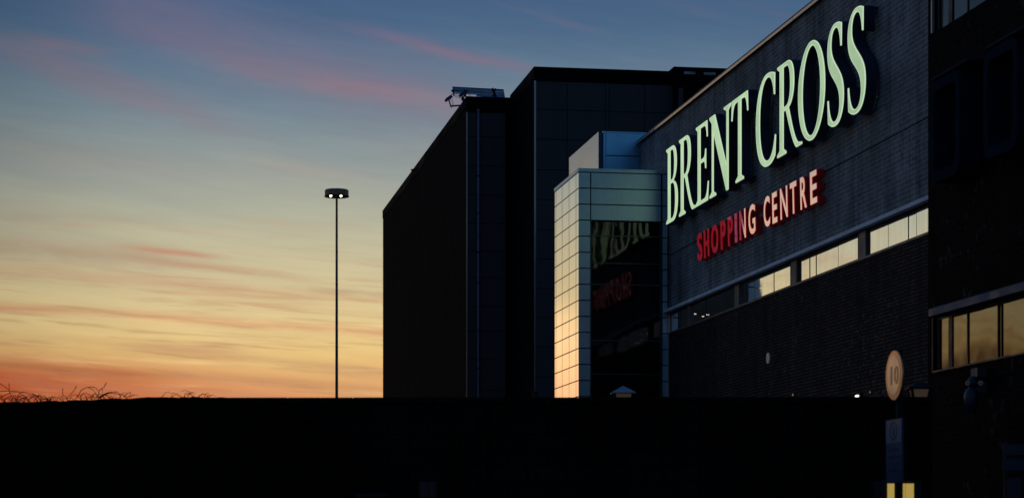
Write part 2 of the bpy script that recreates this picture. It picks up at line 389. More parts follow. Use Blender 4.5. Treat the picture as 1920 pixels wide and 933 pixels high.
# clouds left of the frame, seen in the glass
sky = streak(sky, (-2200, 560), (-500, 600), .16, .55, srgb(190, 150, 110), 91, 0, .1, .3)
sky = streak(sky, (-2200, 650), (-500, 640), .2, .6, srgb(150, 110, 75), 97, 0, .1, .3)
sky = streak(sky, (-2000, 470), (-700, 420), .3, .4, srgb(190, 170, 140), 101, 0, .2, .3)
# unused sky tint standing in for lens vignette at the far left of the glow
sky = MixC(MR(az, 3.2, -4, 0, .13), sky, (.02, .05, .05, 1)) if False else sky
# many thin layered veils low in the glow
def veil(sky, sx, sy, tilt, seed, lo, hi, e0, e1, amt, colr):
    v = N(wt, 'ShaderNodeCombineXYZ'); L(wt, Mth('MULTIPLY_ADD', az, sx, seed), v.inputs[0])
    L(wt, Mth('MULTIPLY', Mth('MULTIPLY_ADD', az, tilt, el), sy), v.inputs[1])
    n = N(wt, 'ShaderNodeTexNoise', i_Scale=1.0, i_Detail=5, i_Roughness=.55, i_Distortion=.25); L(wt, v.outputs[0], n.inputs['Vector'])
    k = Mth('MULTIPLY', MR(n.outputs['Fac'], lo, hi, 0, amt), MR(el, e0, e1, 0, 1))
    return MixC(k, sky, colr)
sky = veil(sky, .22, 3.4, .055, 7, .50, .68, 9.0, 6.0, .50, srgb(196, 146, 112))
sky = veil(sky, .30, 5.5, .070, 17, .52, .70, 8.0, 5.0, .50, srgb(178, 132, 96))
sky = veil(sky, .20, 2.6, .050, 29, .52, .72, 7.0, 5.2, .45, srgb(246, 214, 150))
sky = veil(sky, .16, 1.5, .260, 37, .50, .72, 8.0, 10.0, .16, srgb(140, 108, 124))
red2 = Mth('MULTIPLY', MR(elw, 4.7, 3.6, 0, .62), G1(az, -4.5, 4.6))
sky = MixC(red2, sky, srgb(200, 82, 44))
# fine wispy grain over everything near the glow
v2 = N(wt, 'ShaderNodeCombineXYZ'); L(wt, Mth('MULTIPLY', az, .35), v2.inputs[0]); L(wt, Mth('ADD', Mth('MULTIPLY', el, 3.2), Mth('MULTIPLY', az, .35)), v2.inputs[1])
n2 = N(wt, 'ShaderNodeTexNoise', i_Scale=1.0, i_Detail=7, i_Roughness=.6); L(wt, v2.outputs[0], n2.inputs['Vector'])
gr = Mth('MULTIPLY', Mth('MULTIPLY_ADD', Mth('SUBTRACT', n2.outputs['Fac'], .5), .20, 1), Mth('SUBTRACT', 1, Mth('MULTIPLY', G1(az, -5.0, 3.9), .30)))  # grain times a left-hand darkening that paints lens vignette into the sky
vs = N(wt, 'ShaderNodeVectorMath', operation='SCALE'); L(wt, sky, vs.inputs[0]); L(wt, gr, vs.inputs['Scale'])
below = MR(Z, -.001, -.03, 0, 1)
sky = MixC(below, vs.outputs[0], (.006, .007, .009, 1))
ni = N(wt, 'ShaderNodeTexSky'); ni.sky_type = 'NISHITA'; ni.sun_disc = False
ni.sun_elevation = R(-3); ni.sun_rotation = R(SUN_AZ); ni.air_density = 1; ni.dust_density = 1.5
b1 = N(wt, 'ShaderNodeBackground', i_Strength=1.0); L(wt, sky, b1.inputs[0])
b2 = N(wt, 'ShaderNodeBackground', i_Strength=.03); L(wt, ni.outputs[0], b2.inputs[0])
ash = N(wt, 'ShaderNodeAddShader'); L(wt, b1.outputs[0], ash.inputs[0]); L(wt, b2.outputs[0], ash.inputs[1])
wo = N(wt, 'ShaderNodeOutputWorld'); L(wt, ash.outputs[0], wo.inputs[0])

sl = bpy.data.lights.new('sun', 'SUN'); sl.energy = .01; sl.angle = R(8); sl.color = (1, .62, .36)
so = bpy.data.objects.new('sun', sl); col.objects.link(so)
e = R(2); a = R(SUN_AZ); dvec = Vector((math.sin(a) * math.cos(e), math.cos(a) * math.cos(e), math.sin(e)))
so.rotation_euler = dvec.to_track_quat('Z', 'Y').to_euler(); so.location = (0, 0, 60)

# ------------------------------------------------------------------ ground
g = MB(); g.quad((-3000, -3000, 0), (3000, -3000, 0), (3000, 3000, 0), (-3000, 3000, 0))
tag(g.build('ground', M['ground']), kind='structure')

# ------------------------------------------------------------------ sign wall building
V0 = 18.8
UE = u_at(1200, V0)         # far end of the wall
UC = 79.1                   # where the tile tower meets it
UN = 30.0                   # near end, hidden behind the right block
k = V0 / CT * 1.0           # height per unit tangent: z = EYE + k' * slope
K = depth(V0, u_at(1500, V0)) * (1500 - VPX) / F
zr, zm, zlt, zlb, zwt, zwb = [EYE + K * q for q in (.790, .534, .4355, .4275, .4235, .389)]
bld = empty('shopping_centre_building', (V0, UE, 0), 'long grey brick building carrying the lit letters above a ribbon of windows', 'building')
up = MB().box(V0, V0 + 14, UN, UE, zlt, zm - .02).box(V0, V0 + 14, UN, UE, zm + .02, zr).box(V0 + .05, V0 + 13.9, UN + .05, UE - .05, zm - .03, zm + .03)
up.build('upper_wall', M['upper_brick'], bld)
jn = MB().box(V0 + .03, V0 + .2, UN + .1, UE - .1, zm - .019, zm + .019); jn.build('wall_joint', M['joint'], bld)
MB().box(V0 - .01, V0 + 14, UN, UC + .2, 0, zwb - .09).build('lower_wall', M['lower_brick'], bld)
MB().box(V0 + .25, V0 + 13, UN + .1, UE - .1, zwb - .09, zlt).build('window_backing', M['black'], bld)
# copings
MB().box(V0 - .10, V0 + .35, UN, UE + .05, zr + .06, zr + .14).build('coping', M['black'], bld, bevel=.01)
cp = MB(); yy = UN
while yy < UE:
    y2 = min(yy + 3.0, UE); cp.quad((V0 - .13, yy + .012, zr - .025), (V0 - .13, y2 - .012, zr - .025), (V0 - .1385, y2 - .012, zr + .055), (V0 - .1385, yy + .012, zr + .055)); yy += 3.0
cpo = cp.build('coping_flashing', M['coping'], bld); sm = cpo.modifiers.new('t', 'SOLIDIFY'); sm.thickness = .02; sm.offset = -1
# sloping sill over the windows
sb = MB().prism([(0, 0)], 0, 0) if False else MB()
i = len(sb.v)
pr = [(V0 + .02, zlt), (V0 - .22, zlt - .10), (V0 - .22, zlb - .05), (V0 + .02, zlb - .05)]
for yq in (UN, UC - .02): sb.v += [(x, yq, z) for x, z in pr]
sb.f += [(0, 1, 2, 3), (7, 6, 5, 4)] + [(a_, a_ + 4, (a_ + 1) % 4 + 4, (a_ + 1) % 4) for a_ in range(4)]
sb.build('window_hood', M['sill'], bld)
MB().box(V0 - .05, V0 + .1, UN, UC - .02, zwt + .005, zlb - .055).build('lintel', M['frame'], bld)
MB().box(V0 - .05, V0 + .12, UN, UC - .02, zwb - .088, zwb - .03).build('window_sill', M['pillar'], bld)
groups = [(1259, 1290, [1276]), (1298, 1378, [1324, 1355]), (1389, 1484, [1416, 1452]), (1498, 1611, [1519, 1531, 1573]),
          (1628, 1760, [1667, 1704, 1720])]
for gi, (p0, p1, ms) in enumerate(groups):
    y1, y0 = u_at(p0, V0 + .06), u_at(p1, V0 + .06)
    fr = MB()
    t = .035
    fr.box(V0 + .03, V0 + .10, y0, y1, zwt - t, zwt); fr.box(V0 + .03, V0 + .10, y0, y1, zwb - .03, zwb - .03 + t)
    fr.box(V0 + .03, V0 + .10, y0, y0 + t, zwb - .03 + t, zwt - t); fr.box(V0 + .03, V0 + .10, y1 - t, y1, zwb - .03 + t, zwt - t)
    fo = fr.build('window', M['frame'], bld)
    cuts = [y0] + sorted(u_at(m, V0 + .06) for m in ms) + [y1]
    for a_, b_ in zip(cuts[:-1], cuts[1:]):
        tl = random.uniform(-.0012, .0012); tz = random.uniform(-.0008, .0008); hw = (b_ - a_) / 2; xx = V0 + .052
        pn = MB().quad((xx - tl * hw - tz, a_ + .012, zwb), (xx + tl * hw - tz, b_ - .012, zwb), (xx + tl * hw + tz, b_ - .012, zwt - t), (xx - tl * hw + tz, a_ + .012, zwt - t))
        po = pn.build('pane', M['window'], fo); q = po.modifiers.new('t', 'SOLIDIFY'); q.thickness = .01; q.offset = -1
    for m in cuts[1:-1]:
        MB().box(V0 + .04, V0 + .105, m - .012, m + .012, zwb, zwt - t).build('mullion', M['frame'], fo)
for p0, p1 in ((1291, 1297), (1380, 1388), (1486, 1496), (1613, 1626)):
    y1, y0 = u_at(p0, V0 + .02), u_at(p1, V0 + .02)
    MB().box(V0 - .03, V0 + .2, y0, y1, zwb - .029, zwt + .003).build('window_pier', M['pillar'], bld)
# small lights behind the first panes
for px, py in ((1304, 588), (1318.5, 592.5), (1327, 589.5)):
    u_ = u_at(px, V0 + .05); z_ = z_at(py, V0 + .05, u_)
    MB().lathe([(.004, -.025), (.014, -.008), (.014, .008), (.004, .016)], 10, (V0 + .02, u_, z_)).build('indicator_light', emitter('dot', (1, .8, .6, 1), 1.2), bld, smooth=True)
# corner trim at the tower joint
MB().box(V0 - .06, V0 + .02, UC - .10, UC - .004, 0, zlb).build('corner_trim', M['trim_metal'], bld)
# fine vertical movement joints
for px in (1292, 1340, 1380, 1483):
    u_ = u_at(px, V0); MB().box(V0 - .004, V0 + .02, u_ - .015, u_ + .015, zm + .03, zr - .03).build('movement_joint', M['joint'], bld)
for px in (1276, 1333, 1490, 1600):
    u_ = u_at(px, V0); MB().box(V0 - .004, V0 + .02, u_ - .01, u_ + .01, zlt + .02, zm - .03).build('movement_joint', M['joint'], bld)

# ------------------------------------------------------------------ letters
def bez(path, n=10):
    """tiny SVG-like path -> list of closed contours"""
    out = []; cur = None; tok = path.replace(',', ' ').split(); i = 0
    num = lambda k: [float(q) for q in tok[k:k + 2]]
    cmd = None
    while i < len(tok):
        if tok[i] in 'MLCZ':
            cmd = tok[i]; i += 1
            if cmd == 'Z': out.append(cur); continue
        if cmd == 'M': cur = [tuple(num(i))]; i += 2; cmd = 'L'
        elif cmd == 'L': cur.append(tuple(num(i))); i += 2
        elif cmd == 'C':
            p0 = cur[-1]; p1, p2, p3 = num(i), num(i + 2), num(i + 4); i += 6
            for s in range(1, n + 1):
                t = s / n; a, b, c, d = (1-t)**3, 3*t*(1-t)**2, 3*t*t*(1-t), t**3
                cur.append((a*p0[0]+b*p1[0]+c*p2[0]+d*p3[0], a*p0[1]+b*p1[1]+c*p2[1]+d*p3[1]))
    return out
def ell(cx, cy, rx, ry, n=48, rot=0):
    return [(cx + rx * math.cos(2*math.pi*k/n) + rot * math.sin(2*math.pi*k/n), cy + ry * math.sin(2*math.pi*k/n)) for k in range(n)]
G = {
 'B': bez('M 0 100 L 34 100 C 50 100 57 89 57 77 C 57 65 50 56 38 53.5 C 54 51 63 42 63 28 C 63 10 52 0 33 0 L 0 0 L 0 3 L 9 7 L 9 93 L 0 97 Z M 22 95 L 32 95 C 41 95 45 87 45 76 C 45 63 41 56 31 56 L 22 56 Z M 22 51 L 32 51 C 45 51 50 42 50 28 C 50 13 44 5 33 5 L 22 5 Z'),
 'R': bez('M 0 100 L 36 100 C 52 100 60 90 60 75 C 60 62 53 52 41 48.5 C 50 33 60 12 74 5 L 88 3 L 88 0 L 68 0 C 54 8 40 34 31 47 L 22 47 L 22 7 L 32 3 L 32 0 L 0 0 L 0 3 L 9 7 L 9 93 L 0 97 Z M 22 95 L 33 95 C 43 95 47 86 47 74 C 47 60 42 52 31 52 L 22 52 Z'),
 'E': bez('M 0 100 L 56 100 L 58 79 L 55 79 C 53 92 48 95 38 95 L 22 95 L 22 56 L 37 56 C 44 56 46 60 47 66 L 50 66 L 50 41 L 47 41 C 46 48 44 51 37 51 L 22 51 L 22 5 L 42 5 C 53 5 57 12 60 24 L 63 24 L 59 0 L 0 0 L 0 3 L 9 7 L 9 93 L 0 97 Z'),
 'N': bez('M 0 100 L 25 100 L 79 28 L 79 93 L 67 97 L 67 100 L 99 100 L 99 97 L 87 93 L 87 -2 L 78 -2 L 18 79 L 18 7 L 30 3 L 30 0 L 0 0 L 0 3 L 11 7 L 11 90 L 0 97 Z'),
 'T': bez('M 2 100 L 71 100 L 73 76 L 70 76 C 67 91 62 94.5 52 94.5 L 43 94.5 L 43 7 L 54 3 L 54 0 L 19 0 L 19 3 L 30 7 L 30 94.5 L 21 94.5 C 11 94.5 6 91 3 76 L 0 76 Z'),
 'C': bez('M 76 97 L 76 73 L 73 73 C 70 89 60 97 46 97 C 27 97 15 80 15 51 C 15 22 28 4.5 49 4.5 C 62 4.5 72 13 77 29 L 80 28 L 77 6 C 68 0 58 -2 46 -2 C 18 -2 0 18 0 49 C 0 81 20 102 47 102 C 58 102 68 100 76 97 Z'),
 'O': [ell(46.5, 50, 46.5, 52, rot=0), ell(46.5, 50, 31.5, 46.5)],
 'S': bez('M 47 98 L 47 75 L 44 75 C 42 90 36 97 26 97 C 17 97 12 91 12 82 C 12 72 20 66 31 58 C 46 47 54 40 54 26 C 54 9 42 -2 25 -2 C 16 -2 9 0 2 4 L 0 28 L 3 28 C 5 12 13 3 24 3 C 34 3 41 9 41 19 C 41 31 33 37 22 45 C 7 55 0 63 0 77 C 0 92 12 102 27 102 C 34 102 41 101 47 98 Z'),
}
def curve_mesh(name, contours, ext, fill, offset=0, bevel=0):
    c = bpy.data.curves.new(name, 'CURVE'); c.dimensions = '2D'; c.fill_mode = fill; c.extrude = ext; c.offset = offset; c.bevel_depth = bevel; c.bevel_resolution = 1
    if fill == 'NONE': c.dimensions = '3D'; c.fill_mode = 'FULL'
    for ct in contours:
        s = c.splines.new('POLY'); s.points.add(len(ct) - 1); s.use_cyclic_u = True
        for k_, (x, y) in enumerate(ct): s.points[k_].co = (x, y, 0, 1)
    o = bpy.data.objects.new(name, c); col.objects.link(o)
    dg = bpy.context.evaluated_depsgraph_get()
    me = bpy.data.meshes.new_from_object(o.evaluated_get(dg))
    bpy.data.objects.remove(o); return me
def text_contours(ch):
    t = bpy.data.curves.new('t', 'FONT'); t.body = ch; t.fill_mode = 'NONE'; t.resolution_u = 6
    o = bpy.data.objects.new('t', t); col.objects.link(o)
    dg = bpy.context.evaluated_depsgraph_get(); me = bpy.data.meshes.new_from_object(o.evaluated_get(dg)); bpy.data.objects.remove(o)
    adj = {}
    for e_ in me.edges:
        a_, b_ = e_.vertices; adj.setdefault(a_, []).append(b_); adj.setdefault(b_, []).append(a_)
    seen = set(); out = []
    for s in adj:
        if s in seen: continue
        loop = [s]; seen.add(s); cur = s
        while True:
            nx = [q for q in adj[cur] if q not in seen]
            if not nx: break
            cur = nx[0]; seen.add(cur); loop.append(cur)
        out.append([(me.vertices[q].co.x, me.vertices[q].co.y) for q in loop])
    return out
LM = Matrix(((0, 0, -1, 0), (-1, 0, 0, 0), (0, 1, 0, 0), (0, 0, 0, 1)))   # local x -> -Y, y -> Z, z -> -X
def fatten(conts, amt):
    """push contours outward by amt (holes shrink) for a bolder letter"""
    res = []
    def area(c): return sum(c[i][0]*c[(i+1) % len(c)][1] - c[(i+1) % len(c)][0]*c[i][1] for i in range(len(c))) / 2
    big = max(conts, key=lambda c: abs(area(c)))
    for c in conts:
        sgn = (1 if area(c) > 0 else -1) * (1 if c is big else -1)
        n = len(c); nc = []
        for i in range(n):
            p, q, r = Vector(c[i-1]), Vector(c[i]), Vector(c[(i+1) % n])
            d1, d2 = (q - p), (r - q)
            if d1.length < 1e-6 or d2.length < 1e-6: nc.append(tuple(q)); continue
            d1.normalize(); d2.normalize()
            n1 = Vector((d1.y, -d1.x)) * sgn; n2_ = Vector((d2.y, -d2.x)) * sgn
            b_ = n1 + n2_
            if b_.length < .3: b_ = n1
            else: b_ = b_ / max(.5, (1 + n1.dot(n2_)))
            nc.append((q.x + b_.x * amt, q.y + b_.y * amt))
        res.append(nc)
    return res
def letter(ch, conts, px0, px1, zb, zc, vface, dep, mf, ms, label, name, group, bold=0, rim=None):
    ya, yb = u_at(px0, vface), u_at(px1, vface)
    xs = [p[0] for c in conts for p in c]
    x0, x1 = min(xs), max(xs); W = ya - yb; H = zc - zb
    yl = 0; yh = 100
    if name == 'red_sign_letter':
        ys = [p[1] for c in conts for p in c]; yl, yh = min(ys), max(ys)
    cs = [[((p[0] - x0) / (x1 - x0) * W, (p[1] - yl) / (yh - yl) * H) for p in c] for c in conts]
    root = empty(name, (vface, ya, zb), label, 'sign letter', group)
    root.matrix_world = Matrix.Translation((vface, ya, zb)) @ LM @ Matrix.Rotation(R(1.3 if name == 'red_sign_letter' else 0), 4, 'X')
    th = .012
    fc = cs if name == 'red_sign_letter' else fatten(cs, -.020)
    m1 = curve_mesh('face', fc, th, 'BOTH')
    m1.materials.append(mf)
    o = bpy.data.objects.new('face', m1); col.objects.link(o); o.parent = root; o.location = (0, 0, -th)
    if name != 'red_sign_letter':
        m3 = curve_mesh('rim', fc, 0, 'NONE', 0, .016); m3.materials.append(M['green_rim'])
        o3 = bpy.data.objects.new('rim', m3); col.objects.link(o3); o3.parent = o
    m2 = curve_mesh('return', cs, dep / 2, 'BOTH', .012)
    m2.materials.append(ms)
    o2 = bpy.data.objects.new('return', m2); col.objects.link(o2); o2.parent = root; o2.location = (0, 0, -2 * th - dep / 2 - .002)
    # stand-off pins back to the wall
    inside = cs[0]
    if name != 'red_sign_letter':
        for q in (0, len(inside) // 2):
            x, y = inside[q]; x = min(max(x, .1), W - .1); y = min(max(y, .08), H - .08)
            MB().box(x - .02, x + .02, y - .02, y + .02, -(V0 - vface), -dep).build('mounting_pin', M['black'], root, world=False)
    return root
zgb, zgc = EYE + K * .596, EYE + K * .739
VF = V0 - .42
bx = K * 0
def hz(slope, vf):   # height on the face plane for a line through the vanishing point
    Kf = depth(vf, u_at(1450, vf)) * (1450 - VPX) / F
    return EYE + Kf * slope
green = [('B', 1249, 1270, 'first letter of the upper green word, beside the tiled tower'), ('R', 1273, 1304.5, 'second letter of BRENT, between B and E'),
         ('E', 1304.5, 1328, 'third letter of the upper sign, before the N'), ('N', 1330, 1370, 'fourth letter of the upper sign, between E and T'),
         ('T', 1371, 1402, 'last letter of BRENT, before the gap'), ('C', 1417, 1454, 'first letter of CROSS, after the gap'),
         ('R', 1457, 1503, 'second letter of CROSS, between C and O'), ('O', 1496, 1546, 'round letter in the middle of CROSS'),
         ('S', 1551, 1581, 'first of the two S letters in CROSS'), ('S', 1589, 1622, 'final letter of the sign and highest in view')]
for ch, a_, b_, d_ in green:
    letter(ch, G[ch], a_, b_, hz(.596, VF), hz(.739, VF), VF, .30, M['green_face'], M['navy'], 'green serif %s, %s' % (ch, d_), 'green_sign_letter', 'lit green letters reading BRENT CROSS on the grey brick wall')
VR = V0 - .24
redl = [('S', 1308, 1316, 'first letter of SHOPPING'), ('H', 1320, 1329, 'second letter of SHOPPING'), ('O', 1334, 1346, 'third letter of SHOPPING'),
        ('P', 1351.5, 1360, 'first P of SHOPPING, after the O'), ('P', 1365, 1373.5, 'second P of SHOPPING, before the I'), ('I', 1378, 1382, 'narrow sixth letter of SHOPPING'),
        ('N', 1387, 1398.5, 'seventh letter of SHOPPING, with a bright lower tip'), ('G', 1404, 1416.5, 'last letter of SHOPPING, half catching the sky'),
        ('C', 1432.5, 1444, 'first letter of CENTRE, shining pale pink'), ('E', 1448.5, 1457.5, 'first E of CENTRE, shining pale pink'),
        ('N', 1463.5, 1477, 'third letter of CENTRE, shining pale pink'), ('T', 1482, 1494, 'fourth letter of CENTRE, shining pale pink'),
        ('R', 1501, 1512.5, 'fifth letter of CENTRE, shining pale pink'), ('E', 1519.6, 1532, 'final E of CENTRE, shining pale pink')]
for ch, a_, b_, d_ in redl:
    letter(ch, fatten(text_contours(ch), .018), a_, b_, hz(.4965, VR), hz(.545, VR), VR, .20, M['red_face'], M['red_side'], 'glossy red sans letter %s, %s' % (ch, d_), 'red_sign_letter', 'red letters reading SHOPPING CENTRE under the green sign', rim=None)

# ------------------------------------------------------------------ tiled tower
UT = UC; VT = v_at(1085, UT); UB = u_at(1040, VT)
zt = z_at(315, VT, UT); row = .5755
tw = empty('tiled_tower', (VT, UT, 0), 'pale metal tiled stair tower with a dark glazed front beside the big letters', 'tower')
MB().box(VT + .06, V0 + .3, UT + .12, UB - .02, 0, zt - .1).build('core', M['black'], tw)
VG0, VG1 = v_at(1107.5, UT), v_at(1240, UT)
VS1 = v_at(1251.5, UT)
levels = [zt - .14]
while levels[-1] > .3: levels.append(levels[-1] - row)
zg = levels[3]         # top of glazing
gp = .021
pf = MB(); pl = MB(); bev = 0
for a_, b_ in zip(levels[:-1], levels[1:]):
    pf.box(VT + .004, VG0 - gp, UT, UT + .1, b_ + gp, a_ - gp)                    # left column of the front
    pf.box(VG1 + gp + .03, VS1, UT, UT + .1, b_ + gp, a_ - gp)                    # right column
    if a_ > zg + .1: pf.box(VG0 + gp, VG1 - gp, UT, UT + .1, b_ + gp, a_ - gp)
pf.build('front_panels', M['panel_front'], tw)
seam = [UT + .004] + [u_at(p, VT) for p in (1080, 1067, 1054, 1042.5)] + [UB]
seam = sorted(seam)
for a_, b_ in zip(levels[:-1], levels[1:]):
    for c_, d_ in zip(seam[:-1], seam[1:]):
        tl = random.uniform(-.001, .001)
        pl.box(VT, VT + .05, c_ + .034, d_ - .034, b_ + gp * .9, a_ - gp * .9)
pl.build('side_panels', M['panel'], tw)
MB().box(VT - .02, V0 - .003, UT - .02, UB + .02, zt - .13, zt).build('coping', M['panel_front'], tw, bevel=.008)
gl = empty_dummy = None
gw = MB(); rows_z = [zg - .02, z_at(441, VG0, UT), z_at(492, VG0, UT), z_at(532, VG0, UT), z_at(637, VG0, UT), z_at(700, VG0, UT), 0.2]
wf = MB()
for z in rows_z[1:-1]: wf.box(VG0 + .02, VG1 - .02, UT + .055, UT + .085, z - .018, z + .018)
wf.box(VG0, VG0 + .03, UT + .03, UT + .1, .2, zg - .01); wf.box(VG1 - .03, VG1, UT + .03, UT + .1, .2, zg - .01)
wfo = wf.build('glazing_frame', plain('glaze_frame', (.06, .12, .12), .35, metal=.5), tw)
for a_, b_ in zip(rows_z[:-1], rows_z[1:]):
    tl = random.uniform(-.0015, .0015)
    MB().quad((VG0 + .03, UT + .075 + tl, b_ + .02), (VG1 - .03, UT + .075 - tl, b_ + .02), (VG1 - .03, UT + .075 - tl, a_ - .02), (VG0 + .03, UT + .075 + tl, a_ - .02)).build('pane', M['glass'], wfo)
# ------------------------------------------------------------------ rooftop box behind the tower
U1 = u_at(1200, V0) + .1; V1 = v_at(1122, U1); U1b = u_at(1067, V1)
zb = z_at(247, V1, U1)
rb = empty('rooftop_plant_box', (V1, U1, 0), 'blue panelled rooftop box behind and above the tiled tower, its left side pink', 'plant room')
MB().box(V1 + .02, V1 + 8, U1 + .02, U1b, 0, zb - .02).build('core', M['blue_dark'], rb)
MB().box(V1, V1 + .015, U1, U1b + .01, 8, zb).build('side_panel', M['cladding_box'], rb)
vp = v_at(1131, U1)
zj = z_at(291.5, V1, U1)
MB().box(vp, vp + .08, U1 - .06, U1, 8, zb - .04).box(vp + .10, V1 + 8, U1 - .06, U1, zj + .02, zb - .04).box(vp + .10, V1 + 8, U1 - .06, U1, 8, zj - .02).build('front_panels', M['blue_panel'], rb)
MB().box(vp - .02, V1 + 8, U1 - .09, U1 + .1, zb - .035, zb + .01).build('coping', M['blue_panel'], rb)

# ------------------------------------------------------------------ dark store behind (stepped plan)
UBf = 100.0; VB = v_at(1002, UBf); UAf = u_at(957, VB); VA = v_at(875, UAf); UAe = u_at(718, VA)
zs = z_at(125.5, VB, UBf)
st = empty('department_store', (VA, UAf, 0), 'huge near-black windowless store block with stepped front against the sunset', 'building')
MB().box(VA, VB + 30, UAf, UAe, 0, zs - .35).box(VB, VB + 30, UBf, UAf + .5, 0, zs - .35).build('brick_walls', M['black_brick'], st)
# dark roof fascia, slightly proud
fz = zs - .62
zsa = z_at(181, VA, UAf)
fs = MB().box(VA - .03, VB + 30, UAf - .10, UAe + .02, fz, zsa).box(VB - .04, VB + 30, UBf - .10, UAf - .101, fz, zs)
fs.build('roof_fascia', M['fascia'], st, bevel=.02)
def panels(v0, v1, uf, cols_px, ztop, rows, name='concrete_panels'):
    mb = MB(); vs = [v0] + [v_at(p, uf) for p in cols_px] + [v1]
    zz = [ztop] + rows + [0]
    for a_, b_ in zip(vs[:-1], vs[1:]):
        for c_, d_ in zip(zz[:-1], zz[1:]):
            mb.box(a_ + .012, b_ - .012, uf - .06 + random.uniform(-.008, .008), uf - .003, d_ + .014, c_ - .014)
    return mb.build(name, M['dark_concrete'], st)
rB = [z_at(p, VB, UBf) for p in (205, 261, 318, 374, 430, 485, 540, 595, 650, 707, 762)]
panels(VB + .05, VB + 12, UBf, [1063, 1135, 1142, 1208], fz - .02, rB)
rA = [z_at(p, VA, UAf) for p in (256, 310, 365, 418, 470, 520, 573, 620, 673, 730)]
panels(VA + .03, VB - .25, UAf, [893], fz - .25, rA)
# lighter corner strips and the down pipe
MB().box(VB - .02, VB + .06, UBf - .08, UBf - .062, 0, fz - .02).build('corner_strip', M['trim_metal'], st)
MB().box(VA - .02, VA + .025, UAf - .075, UAf - .062, 0, fz - .25).build('corner_strip', M['trim_metal'], st)
vd = v_at(896, UAf)
MB().tube([(vd, UAf - .14, 0), (vd, UAf - .14, fz - .1)], .055, 10).build('downpipe', plain('pipe', (.20, .25, .32), .45), st, smooth=True)
for py in (330, 400, 473, 530, 620, 690):
    z = z_at(py, VA, UAf); MB().box(vd - .08, vd + .08, UAf - .2, UAf - .06, z - .03, z + .03).build('pipe_bracket', M['black'], st)
# projecting bay to the right with clerestory strips
UCf = UBf - .8; VC = v_at(1268, UCf)
MB().box(VC, VC + 12, UCf, UBf - .13, 0, fz).build('projecting_bay', M['black_brick'], st)
MB().box(VC - .15, VC + 12.1, UCf - .15, UBf + .5, fz + .003, zs + .03).build('bay_fascia', M['fascia'], st)
for a_, b_ in ((1281, 1302), (1318, 1340), (1356, 1375)):
    MB().box(v_at(a_, UCf), v_at(b_, UCf), UCf - .17, UCf - .152, zs - .30, zs - .18).build('clerestory_window', plain('clere', (.30, .42, .44), .3, var=.5, scale=4), st)
for a_, b_ in ((1272, 1280), (1309, 1318)):
    MB().box(v_at(a_, UCf), v_at(b_, UCf), UCf - .10, UCf - .003, 0, fz - .3).build('bay_pilaster', M['dark_concrete'], st)
MB().box(VA - .3, VA - .04, UAf + 20, UAf + 20.3, zsa - .3, zsa - .25).build('roof_edge_cap', M['fascia'], st)

# ------------------------------------------------------------------ louvred cradle and cameras on the roof
UR = UAf + .8
def rp(px, py, u=UR): v = v_at(px, u); return Vector((v, u, z_at(py, v, u)))
lr = empty('roof_louvre_screen', rp(905, 183), 'blue slatted screen lying on the store roof and jutting past its corner', 'roof screen')
slats = [((848, 165.3), (943, 170), (171.5), ), ((850, 171), (944, 176)), ((892, 177), (945, 182))]
for (p0, p1) in (((848.5, 166.5), (943, 170.5)), ((849, 172), (944.5, 176.5)), ((893, 178.5), (945.5, 182))):
    MB().bar(rp(*p0), rp(*p1), .05, .095).build('slat', M['slat_blue'], lr)
MB().bar(rp(848, 163.5), rp(943.5, 168.5), .09, .035).bar(rp(848, 169.3), rp(944, 173.6), .07, .025).bar(rp(850, 175.2), rp(945, 179.4), .07, .025).build('rail', M['black'], lr)
MB().bar(rp(943.5, 168), rp(946.5, 186), .06, .04).build('end_post', M['slat_blue'], lr)
MB().bar(rp(923, 165.5), rp(931, 186), .12, .1).bar(rp(929, 166), rp(923, 186), .1, .06).build('support_frame', M['black'], lr)
MB().bar(rp(877, 170), rp(866, 188), .09, .07).bar(rp(871, 168), rp(874, 184), .06, .05).build('bracket', M['black'], lr)
MB().bar(rp(850, 168), rp(851, 180), .12, .05).bar(rp(846.5, 170.5), rp(850, 170.5), .1, .1).build('bracket', M['black'], lr)
MB().tube([rp(850, 179), rp(856, 182), rp(864, 184), rp(868, 181)], .012, 6).tube([rp(853, 178), rp(862, 180), rp(872, 176)], .012, 6).tube([rp(878, 174), rp(882, 180), rp(886, 186)], .012, 6).build('cable', M['black'], lr)
def cctv(ax, ay, bx_, by_, jx, jy, wx, wy, label):
    c = empty('security_camera', rp(jx, jy), label, 'security camera')
    a_, b_ = rp(ax, ay), rp(bx_, by_)
    MB().bar(a_, b_, .17, .13).build('housing', M['cam_blue'], c, bevel=.015)
    d = (a_ - b_).normalized()
    MB().bar(a_ - d * .02 + Vector((0, 0, .09)), b_ + d * -.05 + Vector((0, 0, .09)), .22, .02).build('sun_shield', M['black'], c)
    MB().bar(a_ + d * .002, a_ + d * .03, .14, .10).build('lens_hood', M['black'], c)
    m_ = (a_ + b_) / 2
    MB().tube([m_ - Vector((0, 0, .05)), rp(jx, jy)], .035, 8).build('neck', M['cam_blue'], c)
    MB().bar(rp(jx - 1, jy), rp(wx, wy), .06, .07).build('arm', M['cam_blue'], c)
    MB().tube([m_, rp(jx + 3.5, jy - 10), rp(jx + 4.5, jy - 5), rp(jx + 3, jy + 1), rp(jx + 1.5, jy + 3), rp(jx - .5, jy + 1.5)], .013, 6).build('cable', M['black'], c)
cctv(835.5, 189, 847.5, 180.5, 845, 199, 880, 197, 'security camera on the lower arm sticking out from the store roof corner')
cctv(862, 180, 872, 174, 866, 187, 879, 186.5, 'small security camera under the slatted screen, nearer the roof')

